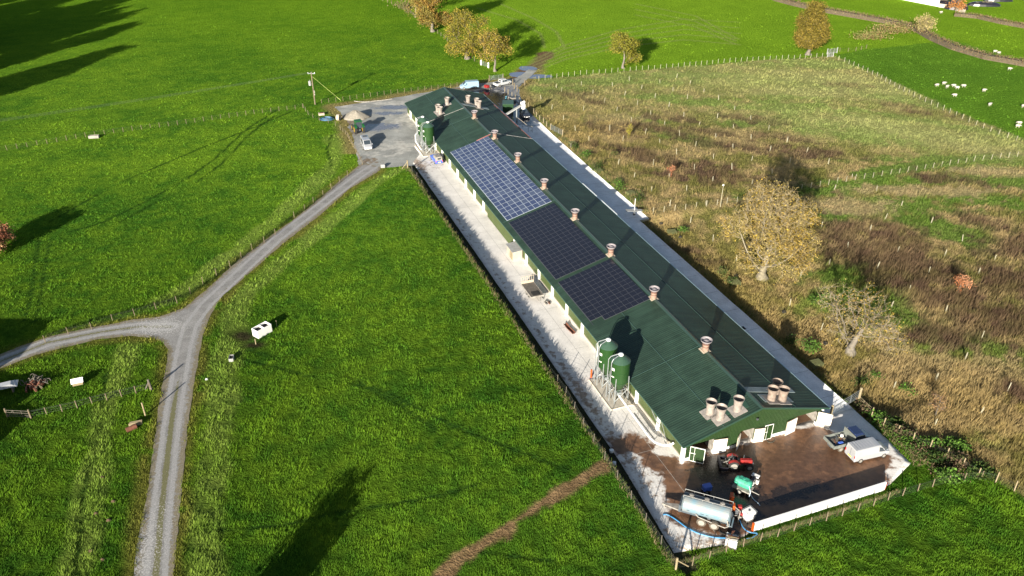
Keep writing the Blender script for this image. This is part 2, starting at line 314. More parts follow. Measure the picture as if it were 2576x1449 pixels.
def cover(P):
    """what grows where: returns colour and blade height for points on the grassland"""
    n = len(P); x, y = P[:, 0], P[:, 1]
    big = fbm(x, y, 22, 3); mid = fbm(x, y, 5, 5); fine = vn(x, y, 1.1, 9)
    dist = np.hypot(x, y)
    col = np.empty((n, 3)); lush = np.array([.075, .185, .008]); yel = np.array([.150, .265, .012]); deep = np.array([.036, .110, .008])
    t = np.clip(.46 + (mid - .5) * .75 + (big - .5) * .9 + (fine - .5) * .75 + (fbm(x * .35 + y * .1, y, 3.2, 15) - .5) * .5, 0, 1)[:, None]
    col[:] = deep * (1 - t) + yel * t; col = col * .75 + lush * .25
    ht = .17 + .12 * (mid - .3) + .0 * x
    # far fields: brighter and yellower beyond the far fences, deeper among the sheep
    far = inpoly(P, GP([(860,-300),(955,0),(1020,22),(1100,62),(1180,140),(1255,188),(1296,200),(1600,176),(2095,138),(2250,118),(2390,100),(2576,160),(3300,300),(3300,-300)]))
    col = col * np.array([1.02, 1.0, 1.6]) * (.88 + .10 * sm(75, 210, y))[:, None]
    yl = sm(170, 330, y)[:, None] * .45
    col = col * (1 - yl) + np.array([.130, .250, .010]) * yl
    f2 = far[:, None] * .62; col = col * (1 - f2) + (np.array([.185, .320, .020]) * (.85 + .3 * mid[:, None])) * f2
    SHEEP = GP([(2105,140),(2165,125),(2250,118),(2390,100),(2440,112),(2576,160),(2900,260),(2900,480),(2576,352),(2350,256)])
    ins = (inpoly(P, SHEEP) * .75)[:, None]; col = col * (1 - ins) + np.array([.095, .200, .020]) * (.8 + .4 * mid[:, None]) * ins
    # meadow
    sdm = sdf(P, MEADOW) + (mid - .5) * 3
    me = sm(.8, -.8, sdm)
    ta = np.array([.33, .25, .12]); ol = np.array([.155, .150, .045]); gr = np.array([.105, .185, .030]); pu = np.array([.105, .066, .047])
    a = np.clip(.5 + (fbm(x, y, 7, 21) - .5) * 2.4 + (vn(x, y, 2.1, 23) - .5) * 1.0 + (fine - .5) * .9, 0, 1)[:, None]
    mc = ol * (1 - a) + ta * a
    gsum = np.zeros(n)
    for e in GREEN: gsum = np.maximum(gsum, ell(P, *e))
    psum = np.zeros(n)
    for e in PURPLE: psum = np.maximum(psum, ell(P, e[0], e[1], e[2] * (.85 if e[1] > 500 else .85), e[3] * (.9 if e[1] > 500 else .68), e[4]) * (1 if e[1] > 500 else .95))
    tsum = np.zeros(n)
    for e in TAN: tsum = np.maximum(tsum, ell(P, *e))
    md = dline(P, gl(MIDFENCE)); gsum = np.maximum(gsum, sm(4, 1.5, md) * sm(60, 75, x))
    br = (vn(x, y, 2.3, 31) - .5) * .7 + (vn(x, y, .9, 33) - .5) * .5
    g = sm(.30, .85, gsum + br * 1.2 + .2 * (vn(x, y, 9, 40) - .45))[:, None] * .9
    q = sm(.34, .78, psum + br * 1.25)[:, None] * (.55 + .45 * vn(x, y, 1.7, 37)[:, None]); ts = sm(.35, .7, tsum + br)[:, None] * .8
    mc = mc * (1 - g) + gr * g; mc = mc * (1 - ts) + np.array([.36, .28, .15]) * ts; mc = mc * (1 - q) + pu * q
    fm = (np.maximum(sm(150, 260, y) * .7, np.maximum(ell(P, 2050, 210, 70, 20, -.2), ell(P, 2300, 330, 50, 14, -.4)) * .85) * (1 - .65 * q[:, 0]))[:, None]; mc = mc * (1 - fm) + (np.array([.29, .32, .11]) * (.75 + .5 * vn(x, y, 2.2, 47)[:, None])) * fm
    gd = (np.maximum.reduce([ell(P, *e_) for e_ in [(1640, 590, 7, 10, .3), (1720, 660, 8, 10, .3), (1800, 720, 8, 9, .3), (1900, 800, 9, 8, .3), (2020, 900, 9, 8, .3), (2420, 1020, 14, 9, 0), (2300, 1000, 14, 8, 0), (1450, 330, 10, 16, 0), (1520, 330, 10, 10, 0)]]) * .6 * (1 - q[:, 0]))[:, None]; mc = mc * (1 - gd) + (np.array([.36, .26, .10]) * (.6 + .8 * vn(x, y, 1.5, 48)[:, None])) * gd
    col = col * (1 - me[:, None]) + mc * me[:, None]
    mh = .34 + .35 * vn(x, y, 4, 44) - .14 * g[:, 0] + .42 * q[:, 0]
    ht = ht * (1 - me) + mh * me
    # rank strips beside the track
    rk = np.zeros(n)
    for r_, wd in zip(RANK, (1.9, 2.0, 1.6)):
        d = dline(P, r_); rk = np.maximum(rk, sm(wd + .5, wd - .7, d + (mid - .5) * 2.2))
    rk = rk * (.40 + .5 * vn(x, y, 1.6, 55))
    col = col * (1 - rk[:, None]) + np.array([.195, .275, .050]) * rk[:, None]; ht = ht + rk * .13
    # verge
    sdt = sdf(P, TRACK); vg = sm(1.9, .3, sdt + (mid - .5) * 1.5) * sm(.1, .5, vn(x, y, 1.3, 60) + .1)
    sdy = sdf(P, YARD); yv = sm(4.2, 1.2, sdy + (mid - .5) * 2) * (y > 165)
    col = col * (1 - .75 * vg[:, None]) + np.array([.165, .150, .035]) * .75 * vg[:, None]
    col = col * (1 - .8 * yv[:, None]) + np.array([.25, .19, .085]) * .8 * yv[:, None]
    # bank beside the concrete, verge round the yard
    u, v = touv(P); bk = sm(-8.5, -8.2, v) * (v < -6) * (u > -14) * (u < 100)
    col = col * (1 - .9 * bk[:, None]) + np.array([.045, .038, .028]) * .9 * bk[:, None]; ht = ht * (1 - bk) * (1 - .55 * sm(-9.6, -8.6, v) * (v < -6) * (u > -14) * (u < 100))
    # ruts, dirt, muddy gateway, mowing arcs
    for r_ in RUTS:
        d = dline(P, r_); q = (sm(.42, .08, d + (fine - .5) * .2) * .95 * sm(.15, .5, vn(x, y, 7, 71) + .15))[:, None]; col = col * (1 - q) + np.array([.018, .05, .008]) * q; ht = ht * (1 - q[:, 0] * .8)
    dq_ = (sm(.75, .2, dline(P, DITCH) + (fine - .5) * .5) * .7)[:, None]; col = col * (1 - dq_) + np.array([.022, .042, .012]) * dq_; ht = ht * (1 + .6 * dq_[:, 0])
    dd = dline(P, DIRT) + (vn(x, y, 3.2, 80) - .5) * 1.1 + (vn(x, y, .9, 81) - .5) * .8
    dq = sm(.85, .4, dd); col = col * (1 - dq[:, None]) + (np.array([.18, .12, .062]) * (.75 + .5 * vn(x, y, .5, 82)[:, None])) * dq[:, None]; ht = ht * (1 - dq * .97)
    mq = sm(3.2, 1.4, dline(P, MUDGATE) + (mid - .5) * 3); col = col * (1 - mq[:, None]) + np.array([.15, .10, .06]) * mq[:, None]; ht = ht * (1 - mq)
    hw = np.maximum(ell(P, 612, 846, 1.9, 1.2, -.5), ell(P, 640, 868, 1.6, .8))[:, None] * .92; hw = np.clip(hw * 1.5, 0, .95); col = col * (1 - hw) + np.array([.028, .022, .014]) * hw; ht = ht * (1 - hw[:, 0])
    for r_ in ARCS:
        q = (sm(.8, .2, dline(P, r_)) * .5)[:, None]; col = col * (1 - q) + np.array([.24, .27, .09]) * q
    return col, np.maximum(ht, 0)
def axis(segs):
    o = [segs[0][0]]
    for a, b, s0, s1 in segs:
        x = a; s_ = s0
        while x < b - 1e-6:
            f = (x - a) / (b - a); x = min(b, x + s0 + (s1 - s0) * f); o.append(x)
    return np.array(o)
gx = axis([(-3000, -260, 400, 20), (-260, -90, 3, 1.0), (-90, 90, .55, .55), (90, 260, 1.0, 3), (260, 3000, 20, 400)])
gy = axis([(-600, 30, 120, 5), (30, 50, 2, 1), (50, 170, .5, .6), (170, 340, .7, 1.2), (340, 3600, 6, 500)])
GXX, GYY = np.meshgrid(gx, gy); GPt = np.c_[GXX.ravel(), GYY.ravel()]
gc, gh = cover(GPt)
gc = gc * (1 - .36 * sm(150, 80, GPt[:, 1]) * sm(.05, .14, gh))[:, None]      # ground colour darkened between the nearer blades
GZ = hz(GPt)
uu, vv = touv(GPt)
under = (np.minimum(sdf(GPt, CONC), np.minimum(sdf(GPt, SLAB), sdf(GPt, TRACK))) < -0.8) | ((uu > -1) & (uu < 130) & (vv > -1) & (vv < 21)); GZ = GZ - under * .15
nx, ny = len(gx), len(gy); ii = (np.arange(ny - 1)[:, None] * nx + np.arange(nx - 1)[None]).ravel()
GF = np.stack([ii, ii + 1, ii + nx + 1, ii + nx], 1)
def ground_mat():
    m = bpy.data.materials.new('grassland'); m.use_nodes = True; n = m.node_tree.nodes; l = m.node_tree.links; b = n['Principled BSDF']
    a = n.new('ShaderNodeAttribute'); a.attribute_name = 'Col'; h = n.new('ShaderNodeAttribute'); h.attribute_name = 'height'
    tc = n.new('ShaderNodeTexCoord'); mp = n.new('ShaderNodeMapping'); mp.inputs['Scale'].default_value = (1, .8, 1); l.new(tc.outputs['Object'], mp.inputs[0])
    t1 = n.new('ShaderNodeTexNoise'); t1.inputs['Scale'].default_value = 1.7; t1.inputs['Detail'].default_value = 7; t1.inputs['Roughness'].default_value = .68; l.new(mp.outputs[0], t1.inputs[0])
    t2 = n.new('ShaderNodeTexNoise'); t2.inputs['Scale'].default_value = 5.5; t2.inputs['Detail'].default_value = 4; l.new(mp.outputs[0], t2.inputs[0])
    mr = n.new('ShaderNodeMapRange'); mr.inputs[1].default_value = .36; mr.inputs[2].default_value = .64; mr.inputs[3].default_value = .66; mr.inputs[4].default_value = 1.22; l.new(t1.outputs[0], mr.inputs[0])
    mx = n.new('ShaderNodeMix'); mx.data_type = 'RGBA'; mx.blend_type = 'MULTIPLY'; mx.inputs[0].default_value = 1; l.new(a.outputs['Color'], mx.inputs[6]); l.new(mr.outputs[0], mx.inputs[7]); l.new(mx.outputs[2], b.inputs['Base Color'])
    ad = n.new('ShaderNodeMath'); ad.operation = 'ADD'; l.new(t1.outputs[0], ad.inputs[0]); ml = n.new('ShaderNodeMath'); ml.operation = 'MULTIPLY'; ml.inputs[1].default_value = .5; l.new(t2.outputs[0], ml.inputs[0]); l.new(ml.outputs[0], ad.inputs[1])
    bp = n.new('ShaderNodeBump'); bp.inputs['Strength'].default_value = 1; bp.inputs['Distance'].default_value = .55; l.new(ad.outputs[0], bp.inputs['Height']); l.new(bp.outputs[0], b.inputs['Normal'])
    b.inputs['Roughness'].default_value = 1; b.inputs['Specular IOR Level'].default_value = 0; return m
M['grassland'] = ground_mat()
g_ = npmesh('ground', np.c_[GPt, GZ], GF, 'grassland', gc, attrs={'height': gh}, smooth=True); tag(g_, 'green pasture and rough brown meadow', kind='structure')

def outline(poly, step=.5, jit=.15, seed=1):
    o = []; n = len(poly)
    for i in range(n):
        a = np.asarray(poly[i]); b = np.asarray(poly[(i + 1) % n]); L_ = np.hypot(*(b - a)); k = max(1, int(L_ / step)); nn = np.array([-(b - a)[1], (b - a)[0]]) / max(L_, 1e-6)
        for j in range(k):
            q = a + (b - a) * j / k; e = (vn(q[:1], q[1:], 1.1, seed)[0] - .5) * 2 * jit + (vn(q[:1], q[1:], 3.7, seed + 5)[0] - .5) * 2.4 * jit
            o.append(q + nn * e)
    return np.array(o)
def sheet(name, poly, z, material, spacing=.7, step=.5, jit=.15, thick=None, attrs=None, seed=1, zf=None):
    ol = outline(poly, step, jit, seed); mn, mx_ = ol.min(0), ol.max(0)
    X, Y = np.meshgrid(np.arange(mn[0], mx_[0], spacing), np.arange(mn[1], mx_[1], spacing)); P = np.c_[X.ravel(), Y.ravel()] + RNG.uniform(-.1, .1, (X.size, 2)) * spacing
    d = sdf(P, ol[::2]); P = P[d < -spacing * .6]
    vs = [Vector(q) for q in np.vstack([ol, P])]; n = len(ol)
    r = delaunay_2d_cdt(vs, [(i, (i + 1) % n) for i in range(n)], [], 1, 1e-4)
    V = np.array([tuple(q) for q in r[0]]); F = np.array([f for f in r[2] if len(f) == 3])
    Z = np.full(len(V), z) if zf is None else zf(V) + z
    at_ = {k: f(V) for k, f in (attrs or {}).items()}
    V3 = np.c_[V, Z]
    if thick:
        k = len(V3); oe = np.arange(n); V3 = np.vstack([V3, np.c_[V3[:n, :2], V3[:n, 2] - thick]])
        for kk in at_: at_[kk] = np.r_[at_[kk], at_[kk][:n]]
        sk = [(i, (i + 1) % n, k + (i + 1) % n) for i in range(n)] + [(i, k + (i + 1) % n, k + i) for i in range(n)]; F = np.vstack([F, np.array(sk)])
    o = npmesh(name, V3, F, material, attrs=at_); return o
def surf_mat(name, layers, base, rough=.85, n1=(1.2, .3), n2=(14, .25), bump=.02, bscale=18):
    """base colour broken by two noises, then layers (attribute, colour, roughness, noise scale, noise width) laid over it"""
    m = bpy.data.materials.new(name); m.use_nodes = True; n = m.node_tree.nodes; l = m.node_tree.links; b = n['Principled BSDF']; tc = n.new('ShaderNodeTexCoord')
    def noise(s_, d=6, r_=.6):
        t = n.new('ShaderNodeTexNoise'); t.inputs['Scale'].default_value = s_; t.inputs['Detail'].default_value = d; t.inputs['Roughness'].default_value = r_; l.new(tc.outputs['Object'], t.inputs[0]); return t.outputs[0]
    def mrange(x, a, b_, c, d):
        q = n.new('ShaderNodeMapRange'); l.new(x, q.inputs[0])
        for k, v_ in enumerate((a, b_, c, d)): q.inputs[k + 1].default_value = v_
        return q.outputs[0]
    rgb = n.new('ShaderNodeRGB'); rgb.outputs[0].default_value = (*base, 1); cur = rgb.outputs[0]
    for s_, amt in (n1, n2):
        mx = n.new('ShaderNodeMix'); mx.data_type = 'RGBA'; mx.blend_type = 'MULTIPLY'; mx.inputs[0].default_value = 1; l.new(cur, mx.inputs[6]); l.new(mrange(noise(s_), .35, .65, 1 - amt, 1 + amt * .4), mx.inputs[7]); cur = mx.outputs[2]
    rv = n.new('ShaderNodeValue'); rv.outputs[0].default_value = rough; rc = rv.outputs[0]
    for at_, c, r_, s_, wd in layers:
        a = n.new('ShaderNodeAttribute'); a.attribute_name = at_; ad = n.new('ShaderNodeMath'); ad.operation = 'ADD'; l.new(a.outputs['Fac'], ad.inputs[0]); l.new(mrange(noise(s_, 8, .65), .3, .7, -wd, wd), ad.inputs[1])
        f = mrange(ad.outputs[0], .38, .62, 0, 1)
        c2 = n.new('ShaderNodeMix'); c2.data_type = 'RGBA'; l.new(mrange(noise(s_ * 2.7), .35, .65, 0, 1), c2.inputs[0]); c2.inputs[6].default_value = (*c, 1); c2.inputs[7].default_value = (*[q * .62 for q in c], 1)
        mx = n.new('ShaderNodeMix'); mx.data_type = 'RGBA'; l.new(f, mx.inputs[0]); l.new(cur, mx.inputs[6]); l.new(c2.outputs[2], mx.inputs[7]); cur = mx.outputs[2]
        m2 = n.new('ShaderNodeMix'); m2.data_type = 'FLOAT'; l.new(f, m2.inputs[0]); l.new(rc, m2.inputs[2]); m2.inputs[3].default_value = r_; rc = m2.outputs[0]
    l.new(cur, b.inputs['Base Color']); l.new(rc, b.inputs['Roughness'])
    bp = n.new('ShaderNodeBump'); bp.inputs['Distance'].default_value = bump; l.new(noise(bscale), bp.inputs['Height']); l.new(bp.outputs[0], b.inputs['Normal'])
    M[name] = m
C1 = gl([(385,1560),(392,1449),(405,1300),(418,1180),(432,1060),(450,950),(462,880),(478,820),(520,765),(600,690),(700,598),(800,522),(900,445),(940,418)])
C2 = gl([(-160,960),(0,910),(120,862),(250,836),(350,822),(430,822)])
def rutf(P):
    d = np.minimum(dline(P, C1), dline(P, C2)); return np.exp(-((d - .85) / .32) ** 2)
def midf(P):
    d1 = dline(P, C1); s_ = sm(88, 78, P[:, 1]); d2 = dline(P, C2)
    return np.maximum(np.exp(-(d1 / .34) ** 2) * s_ * (.75 + .4 * vn(P[:, 0], P[:, 1], 2.5, 92)), np.exp(-(d2 / .35) ** 2) * .75 * (P[:, 0] < -37)) + np.exp(-(d1 / .2) ** 2) * .35
def edgef(P): return sm(-1.3, 0.0, sdf(P, TRACK)) * .9
surf_mat('gravel', [('edge', (.22, .19, .13), .95, 2.2, .45), ('rut', (.35, .345, .34), .85, 3, .25), ('mid', (.16, .155, .07), .95, 3.5, .28), ('stone', (.50, .49, .47), .9, 5, .6)], (.275, .268, .26), n1=(.5, .25), n2=(16, .5), bump=.05, bscale=22)
tr_ = sheet('track', TRACK, .03, 'gravel', spacing=.3, step=.4, jit=.10, attrs={'rut': rutf, 'mid': midf, 'edge': edgef, 'stone': lambda P: ell(P, 400, 822, 5, 3) * .55 + ell(P, 330, 1420, 3, 8) * .5}); tag(tr_, 'grey gravel farm track with a fork', kind='structure')
def wetf(P): return np.maximum.reduce([ell(P, *e) for e in [(945,320,7,3,.2),(990,270,6,2,0),(1250,245,6,12,-.3),(1300,262,5,12,-.3),(1150,205,3,4,0),(975,285,5,1.6,0)]]) * .9
surf_mat('yard_gravel', [('brown', (.20, .15, .10), .9, .8, .5), ('pale', (.46, .45, .41), .9, .35, .5), ('wet_or_shade', (.15, .155, .19), .06, .5, .32)], (.30, .305, .285), n1=(.25, .3), n2=(7, .3), bump=.03, bscale=9)
yd_ = sheet('yard', YARD, .022, 'yard_gravel', spacing=.9, step=.6, jit=.25, attrs={'brown': lambda P: np.maximum.reduce([ell(P, *e) for e in [(880,330,3,5,0),(925,405,4,3,0),(880,310,3,4,0),(1150,225,20,3,0)]]) * .6, 'pale': lambda P: np.maximum.reduce([ell(P, *e) for e in [(1020,300,6,9,0),(1000,370,10,6,0),(880,262,8,4,0),(960,260,12,3,0)]]) * .6, 'wet_or_shade': wetf}, seed=4); tag(yd_, 'pale gravel farmyard with puddles', kind='structure')
MUDP = GP([(1590,1090),(1640,1110),(1712,1162),(1760,1150),(1900,1110),(2075,1060),(2115,1100),(2135,1075),(2160,1090),(2290,1180),(2285,1196),(2222,1218),(2215,1222),(1890,1338),(1850,1370),(1790,1345),(1700,1330),(1655,1260),(1662,1200),(1590,1170),(1545,1140),(1528,1105)])
def mudf(P):
    s_ = sdf(P, MUDP); m_ = np.clip(.55 - s_ * .32, 0, 1.25)
    a = np.maximum.reduce([ell(P, *e) for e in [(1475,1030,1.2,5,.35),(1420,960,1,6,.35),(1475,955,1.5,1,0),(1720,1340,3,2.5,0)]]) * .42
    pale = np.maximum.reduce([ell(P, *e) for e in [(2262,1172,1.6,.9,0),(2240,1188,1.2,.8,0),(2110,1062,2.5,2,0),(1720,1362,2.2,1.3,0),(1620,1230,2.2,3,0),(1600,1150,1.6,1.2,0),(1660,1135,1.6,.8,0)]])
    return np.maximum(m_, a) - pale * .8
MST = [gl(q) for q in ([(1560,1145),(1640,1165),(1720,1180),(1800,1185)],[(1580,1160),(1650,1185),(1740,1200)],[(1600,1120),(1680,1150),(1760,1170)],[(1750,1200),(1900,1195),(2050,1150),(2150,1130)],[(1760,1225),(1900,1230),(2060,1190),(2160,1150)],[(1920,1190),(2000,1130),(2060,1080)],[(1880,1215),(1980,1225),(2080,1215)],[(1700,1280),(1760,1330)],[(1690,1290),(1740,1340)])]
def mudstreak(P):
    r = np.zeros(len(P))
    for k, q in enumerate(MST):
        d = dline(P, q); r = np.maximum(r, np.exp(-((d - .5) / .3) ** 2) * .32)
    return r * (mudf(P) > .3)
def wet_and_shade(P): return np.maximum.reduce([ell(P, *e) for e in [(1830,1240,4.6,3.4,0),(1810,1170,4.5,2.4,0),(1990,1240,7,1.6,.3),(1870,1300,3,2,0),(1840,1350,2,2,0),(1790,1190,3,3,0)]]) * .82  # wet mud, plus shade of machines and gable painted in as darker patches
def kerb(P): u, v = touv(P); return np.exp(-((v + 5.4) / .8) ** 2) * (u > 2) * (.25 + .35 * vn(P[:, 0], P[:, 1], 6, 90)) + np.exp(-((v + 2.0) / .05) ** 2) * .12 + ell(P, 1075, 415, 5, 4) * .42 + np.maximum.reduce([ell(P, 1620, 1210, 4, 5) * .42, ell(P, 1740, 1365, 6, 2.5) * .5, ell(P, 1690, 1350, 3, 3) * .45, ell(P, 2240, 1150, 4, 4) * .36, ell(P, 1480, 1020, 1.2, 8, .35) * .22])
surf_mat('concrete_mud', [('stain', (.34, .26, .20), .8, 1.2, .4), ('mud', (.19, .098, .052), .5, .55, .32), ('mud2', (.115, .060, .034), .45, .6, .36), ('wet_or_shade', (.035, .024, .018), .25, .9, .3)], (.66, .635, .60), n1=(.4, .14), n2=(6, .12), bump=.02, bscale=7)  # darkest layer: wet mud together with yard shade put into the colour
cc_ = sheet('concrete_yard', CONC, .05, 'concrete_mud', spacing=.55, step=.5, jit=.02, thick=.3, attrs={'mud': mudf, 'mud2': lambda P: mudf(P) * .40 + mudstreak(P), 'wet_or_shade': wet_and_shade, 'stain': kerb}); tag(cc_, 'concrete yard smeared with brown mud', kind='structure')
surf_mat('concrete_slab', [('stain', (.48, .47, .45), .7, .5, .35), ('wet_or_shade', (.06, .065, .08), .08, .35, .4)], (.74, .74, .745), n1=(.5, .16), n2=(6, .14), bump=.01, bscale=7)
sb_ = sheet('concrete_apron', SLAB, .055, 'concrete_slab', spacing=.9, step=.8, jit=.02, thick=1.1, attrs={'stain': lambda P: (np.abs((touv(P)[0] % 5.45) - 2.7) < .25) * .25 + ell(P, 1500,450,3,12,-.3)*.2, 'wet_or_shade': lambda P: sm(104, 118, touv(P)[0]) * .85}, seed=8); tag(sb_, 'long concrete apron behind the shed', kind='structure')
# joints in the concrete: narrow sawn grooves drawn as thin dark strips of sealant
jb = MB(); 
for k in range(19): a = 3 + k * 5.45; jb.box(-6.2, -.1, a, a + .035, .052, .057)
jb.box(-2.05, -2.01, -11, 97, .052, .0565)
for k in range(10): jb.box(20.2, 24.9, 4 + k * 5.45, 4.05 + k * 5.45, .057, .062)
for k in range(13): jb.box(20.2, 27.0, 59 + k * 5.45, 59.05 + k * 5.45, .057, .062)
jo = jb.build('joint_sealant', 'stone', loc=SHL, rot=SHR); tag(jo, 'sealed joints across the concrete', kind='structure')
for nme, x, y, rx, ry in (('puddle', 1312, 187, 3.6, 2.6), ('puddle', 1352, 193, 4.6, 1.6), ('puddle', 1330, 172, 2.2, 2.4)):
    c = gp(x, y); pp = np.array([[c[0] + rx * cos(t), c[1] + ry * sin(t)] for t in np.linspace(0, 2 * pi, 16, endpoint=False)])
    o = sheet(nme, pp, .02, 'puddle', spacing=.8, step=.5, jit=.5, seed=int(x)); tag(o, 'puddle in the muddy field gateway', kind='structure')
# ---------------------------------------------------------------- the long green shed
EV, RG, WD, LN = 2.7, 5.5, 19.7, 129.4; SLP = (RG - EV) / (WD / 2)
def rz(v): return EV + SLP * (v if v < WD / 2 else WD - v)
barn = thing('livestock_shed', 'very long low farm shed with dark green corrugated roof and green walls', 'shed', SHL, SHR)
def ribbed(mb, a0, a1, pitch, depth, fn):
    """corrugated sheet: fn(a, off) gives the list of points down one rib line standing off by off"""
    prof = [(0, 0), (.18, depth), (.42, depth), (.6, 0)]; rows = []; a = a0
    while a < a1 - 1e-6:
        for f, d in prof:
            q = a + f * pitch
            if q <= a1: rows.append(fn(q, d))
        a += pitch
    rows.append(fn(a1, 0)); n = len(rows[0]); vs = [q for r in rows for q in r]; fs = []
    for i in range(len(rows) - 1):
        for j in range(n - 1): fs.append((i * n + j, i * n + j + 1, (i + 1) * n + j + 1, (i + 1) * n + j))
    mb.add(vs, fs)
roof = MB()
ribbed(roof, -.35, LN + .3, .333, .022, lambda u, d: [(-.12, u, rz(-.12) + d), (WD / 2, u, RG + d)])
ribbed(roof, -.35, LN + .3, .333, .022, lambda u, d: [(WD / 2, u, RG + d), (WD + .12, u, rz(WD + .12) + d)])
# underside of the sheets, so that the roof has a thickness
roof.add([(-.12, -.35, rz(-.12) - .03), (WD / 2, -.35, RG - .03), (WD + .12, -.35, rz(WD + .12) - .03), (-.12, LN + .3, rz(-.12) - .03), (WD / 2, LN + .3, RG - .03), (WD + .12, LN + .3, rz(WD + .12) - .03)], [(0, 1, 4, 3), (1, 2, 5, 4)])
roof = roof.build('roof', 'roof_green', barn)
r = MB(); r.add([(WD / 2 - .3, -.4, rz(WD / 2 - .3) + .062), (WD / 2, -.4, RG + .09), (WD / 2 + .3, -.4, rz(WD / 2 + .3) + .062), (WD / 2 - .3, LN + .35, rz(WD / 2 - .3) + .062), (WD / 2, LN + .35, RG + .09), (WD / 2 + .3, LN + .35, rz(WD / 2 + .3) + .062)], [(0, 1, 4, 3), (1, 2, 5, 4)]); mk('ridge_metal', (.028, .055, .045), rough=.3, spec=.6); r.build('ridge_cap', 'ridge_metal', roof)
mk('trim_green', (.022, .052, .036), rough=.35)
for u in (-.42, LN + .32):
    r = MB()
    for a, b in (((-.15), WD / 2), (WD / 2, WD + .15)): r.hull([[(a, u, rz(a) - .16), (a, u + .1, rz(a) - .16), (a, u + .1, rz(a) + .07), (a, u, rz(a) + .07)], [(b, u, rz(b) - .16), (b, u + .1, rz(b) - .16), (b, u + .1, rz(b) + .07), (b, u, rz(b) + .07)]])
    r.build('verge_trim', 'trim_green', roof)
mk('gutter_metal', (.30, .42, .44), rough=.3, metal=.3); mk('gutter_dark', (.05, .10, .07), rough=.4)
r = MB(); r.box(-.26, -.13, -.4, LN + .3, EV - .16, EV - .05); r.build('gutter', 'gutter_dark', roof)
r = MB(); r.box(WD + .13, WD + .25, -.4, LN + .3, EV - .16, EV - .03); r.build('gutter', 'gutter_metal', roof)
r = MB(); r.box(WD + .26, WD + .42, 56.5, 71, EV - .12, EV - .02); r.build('eave_board', 'white_paint', roof)
# left wall: plinth, cladding, white piers
BAY = 5.45
pl = MB(); pl.box(.22, .42, .3, 54.5, 0, .42); pl.box(.22, .42, 69, LN - .2, 0, .42); pl.build('plinth', 'plinth', barn)
lw = MB(); ribbed(lw, .3, LN - .2, .2, .03, lambda u, d: [(.36 - d, u, .42), (.36 - d, u, EV - .35)]); lw.build('wall', 'clad_left', barn).location.z = 0
lw = MB(); lw.box(.34, .42, .3, LN - .2, EV - .35, EV - .16); lw.build('vent_slot', 'steel_dark', barn)
for k in range(24):
    u = .35 + k * BAY if k else .16
    if 55 < u < 68: continue
    r = MB(); r.box(.02, .34, u - .17, u + .17, 0, EV - .12); r.build('pier', 'white_paint', barn)
r = MB(); ribbed(r, 55.2, 68.6, .2, .03, lambda u, d: [(.02 - d, u, .1), (.02 - d, u, EV - .35)]); r.build('sliding_door', 'clad_left', barn)
r = MB(); r.box(-.06, .1, 54, 69.4, EV - .3, EV - .2); r.build('door_rail', 'steel_dark', barn)
# right wall
rw = MB(); ribbed(rw, .3, LN - .2, .2, .03, lambda u, d: [(WD - .32 + d, u, .3), (WD - .32 + d, u, EV - .1)]); rw.build('wall', 'clad_gable', barn)
r = MB(); r.box(WD - .42, WD - .26, .3, LN - .2, 0, .3); r.build('plinth', 'plinth', barn)
# near gable with its doorways
OPEN = [(1.05, 4.15), (7.75, 9.62), (15.6, 18.65)]; DH = 2.25
def top(v): return rz(v) - .1
gb = MB()
ribbed(gb, .3, WD - .3, .2, .035, lambda v, d: [(v, .1 - d, DH), (v, .1 - d, max(DH + .02, top(v)))])
prev = .3
for a, b in OPEN + [(WD - .3, WD)]:
    if a - prev > .05: ribbed(gb, prev, a, .2, .035, lambda v, d: [(v, .1 - d, .45), (v, .1 - d, DH)])
    prev = b
gb.build('gable_wall', 'clad_gable', barn)
prev = .3
for a, b in OPEN + [(WD - .3, WD)]:
    if a - prev > .05: MB().box(prev, a, .02, .3, 0, .45).build('plinth', 'white_paint', barn)
    prev = b
r = MB(); ribbed(r, .3, WD - .3, .2, .035, lambda v, d: [(v, LN - .1 + d, .0), (v, LN - .1 + d, top(v))]); r.build('gable_wall', 'clad_gable', barn)
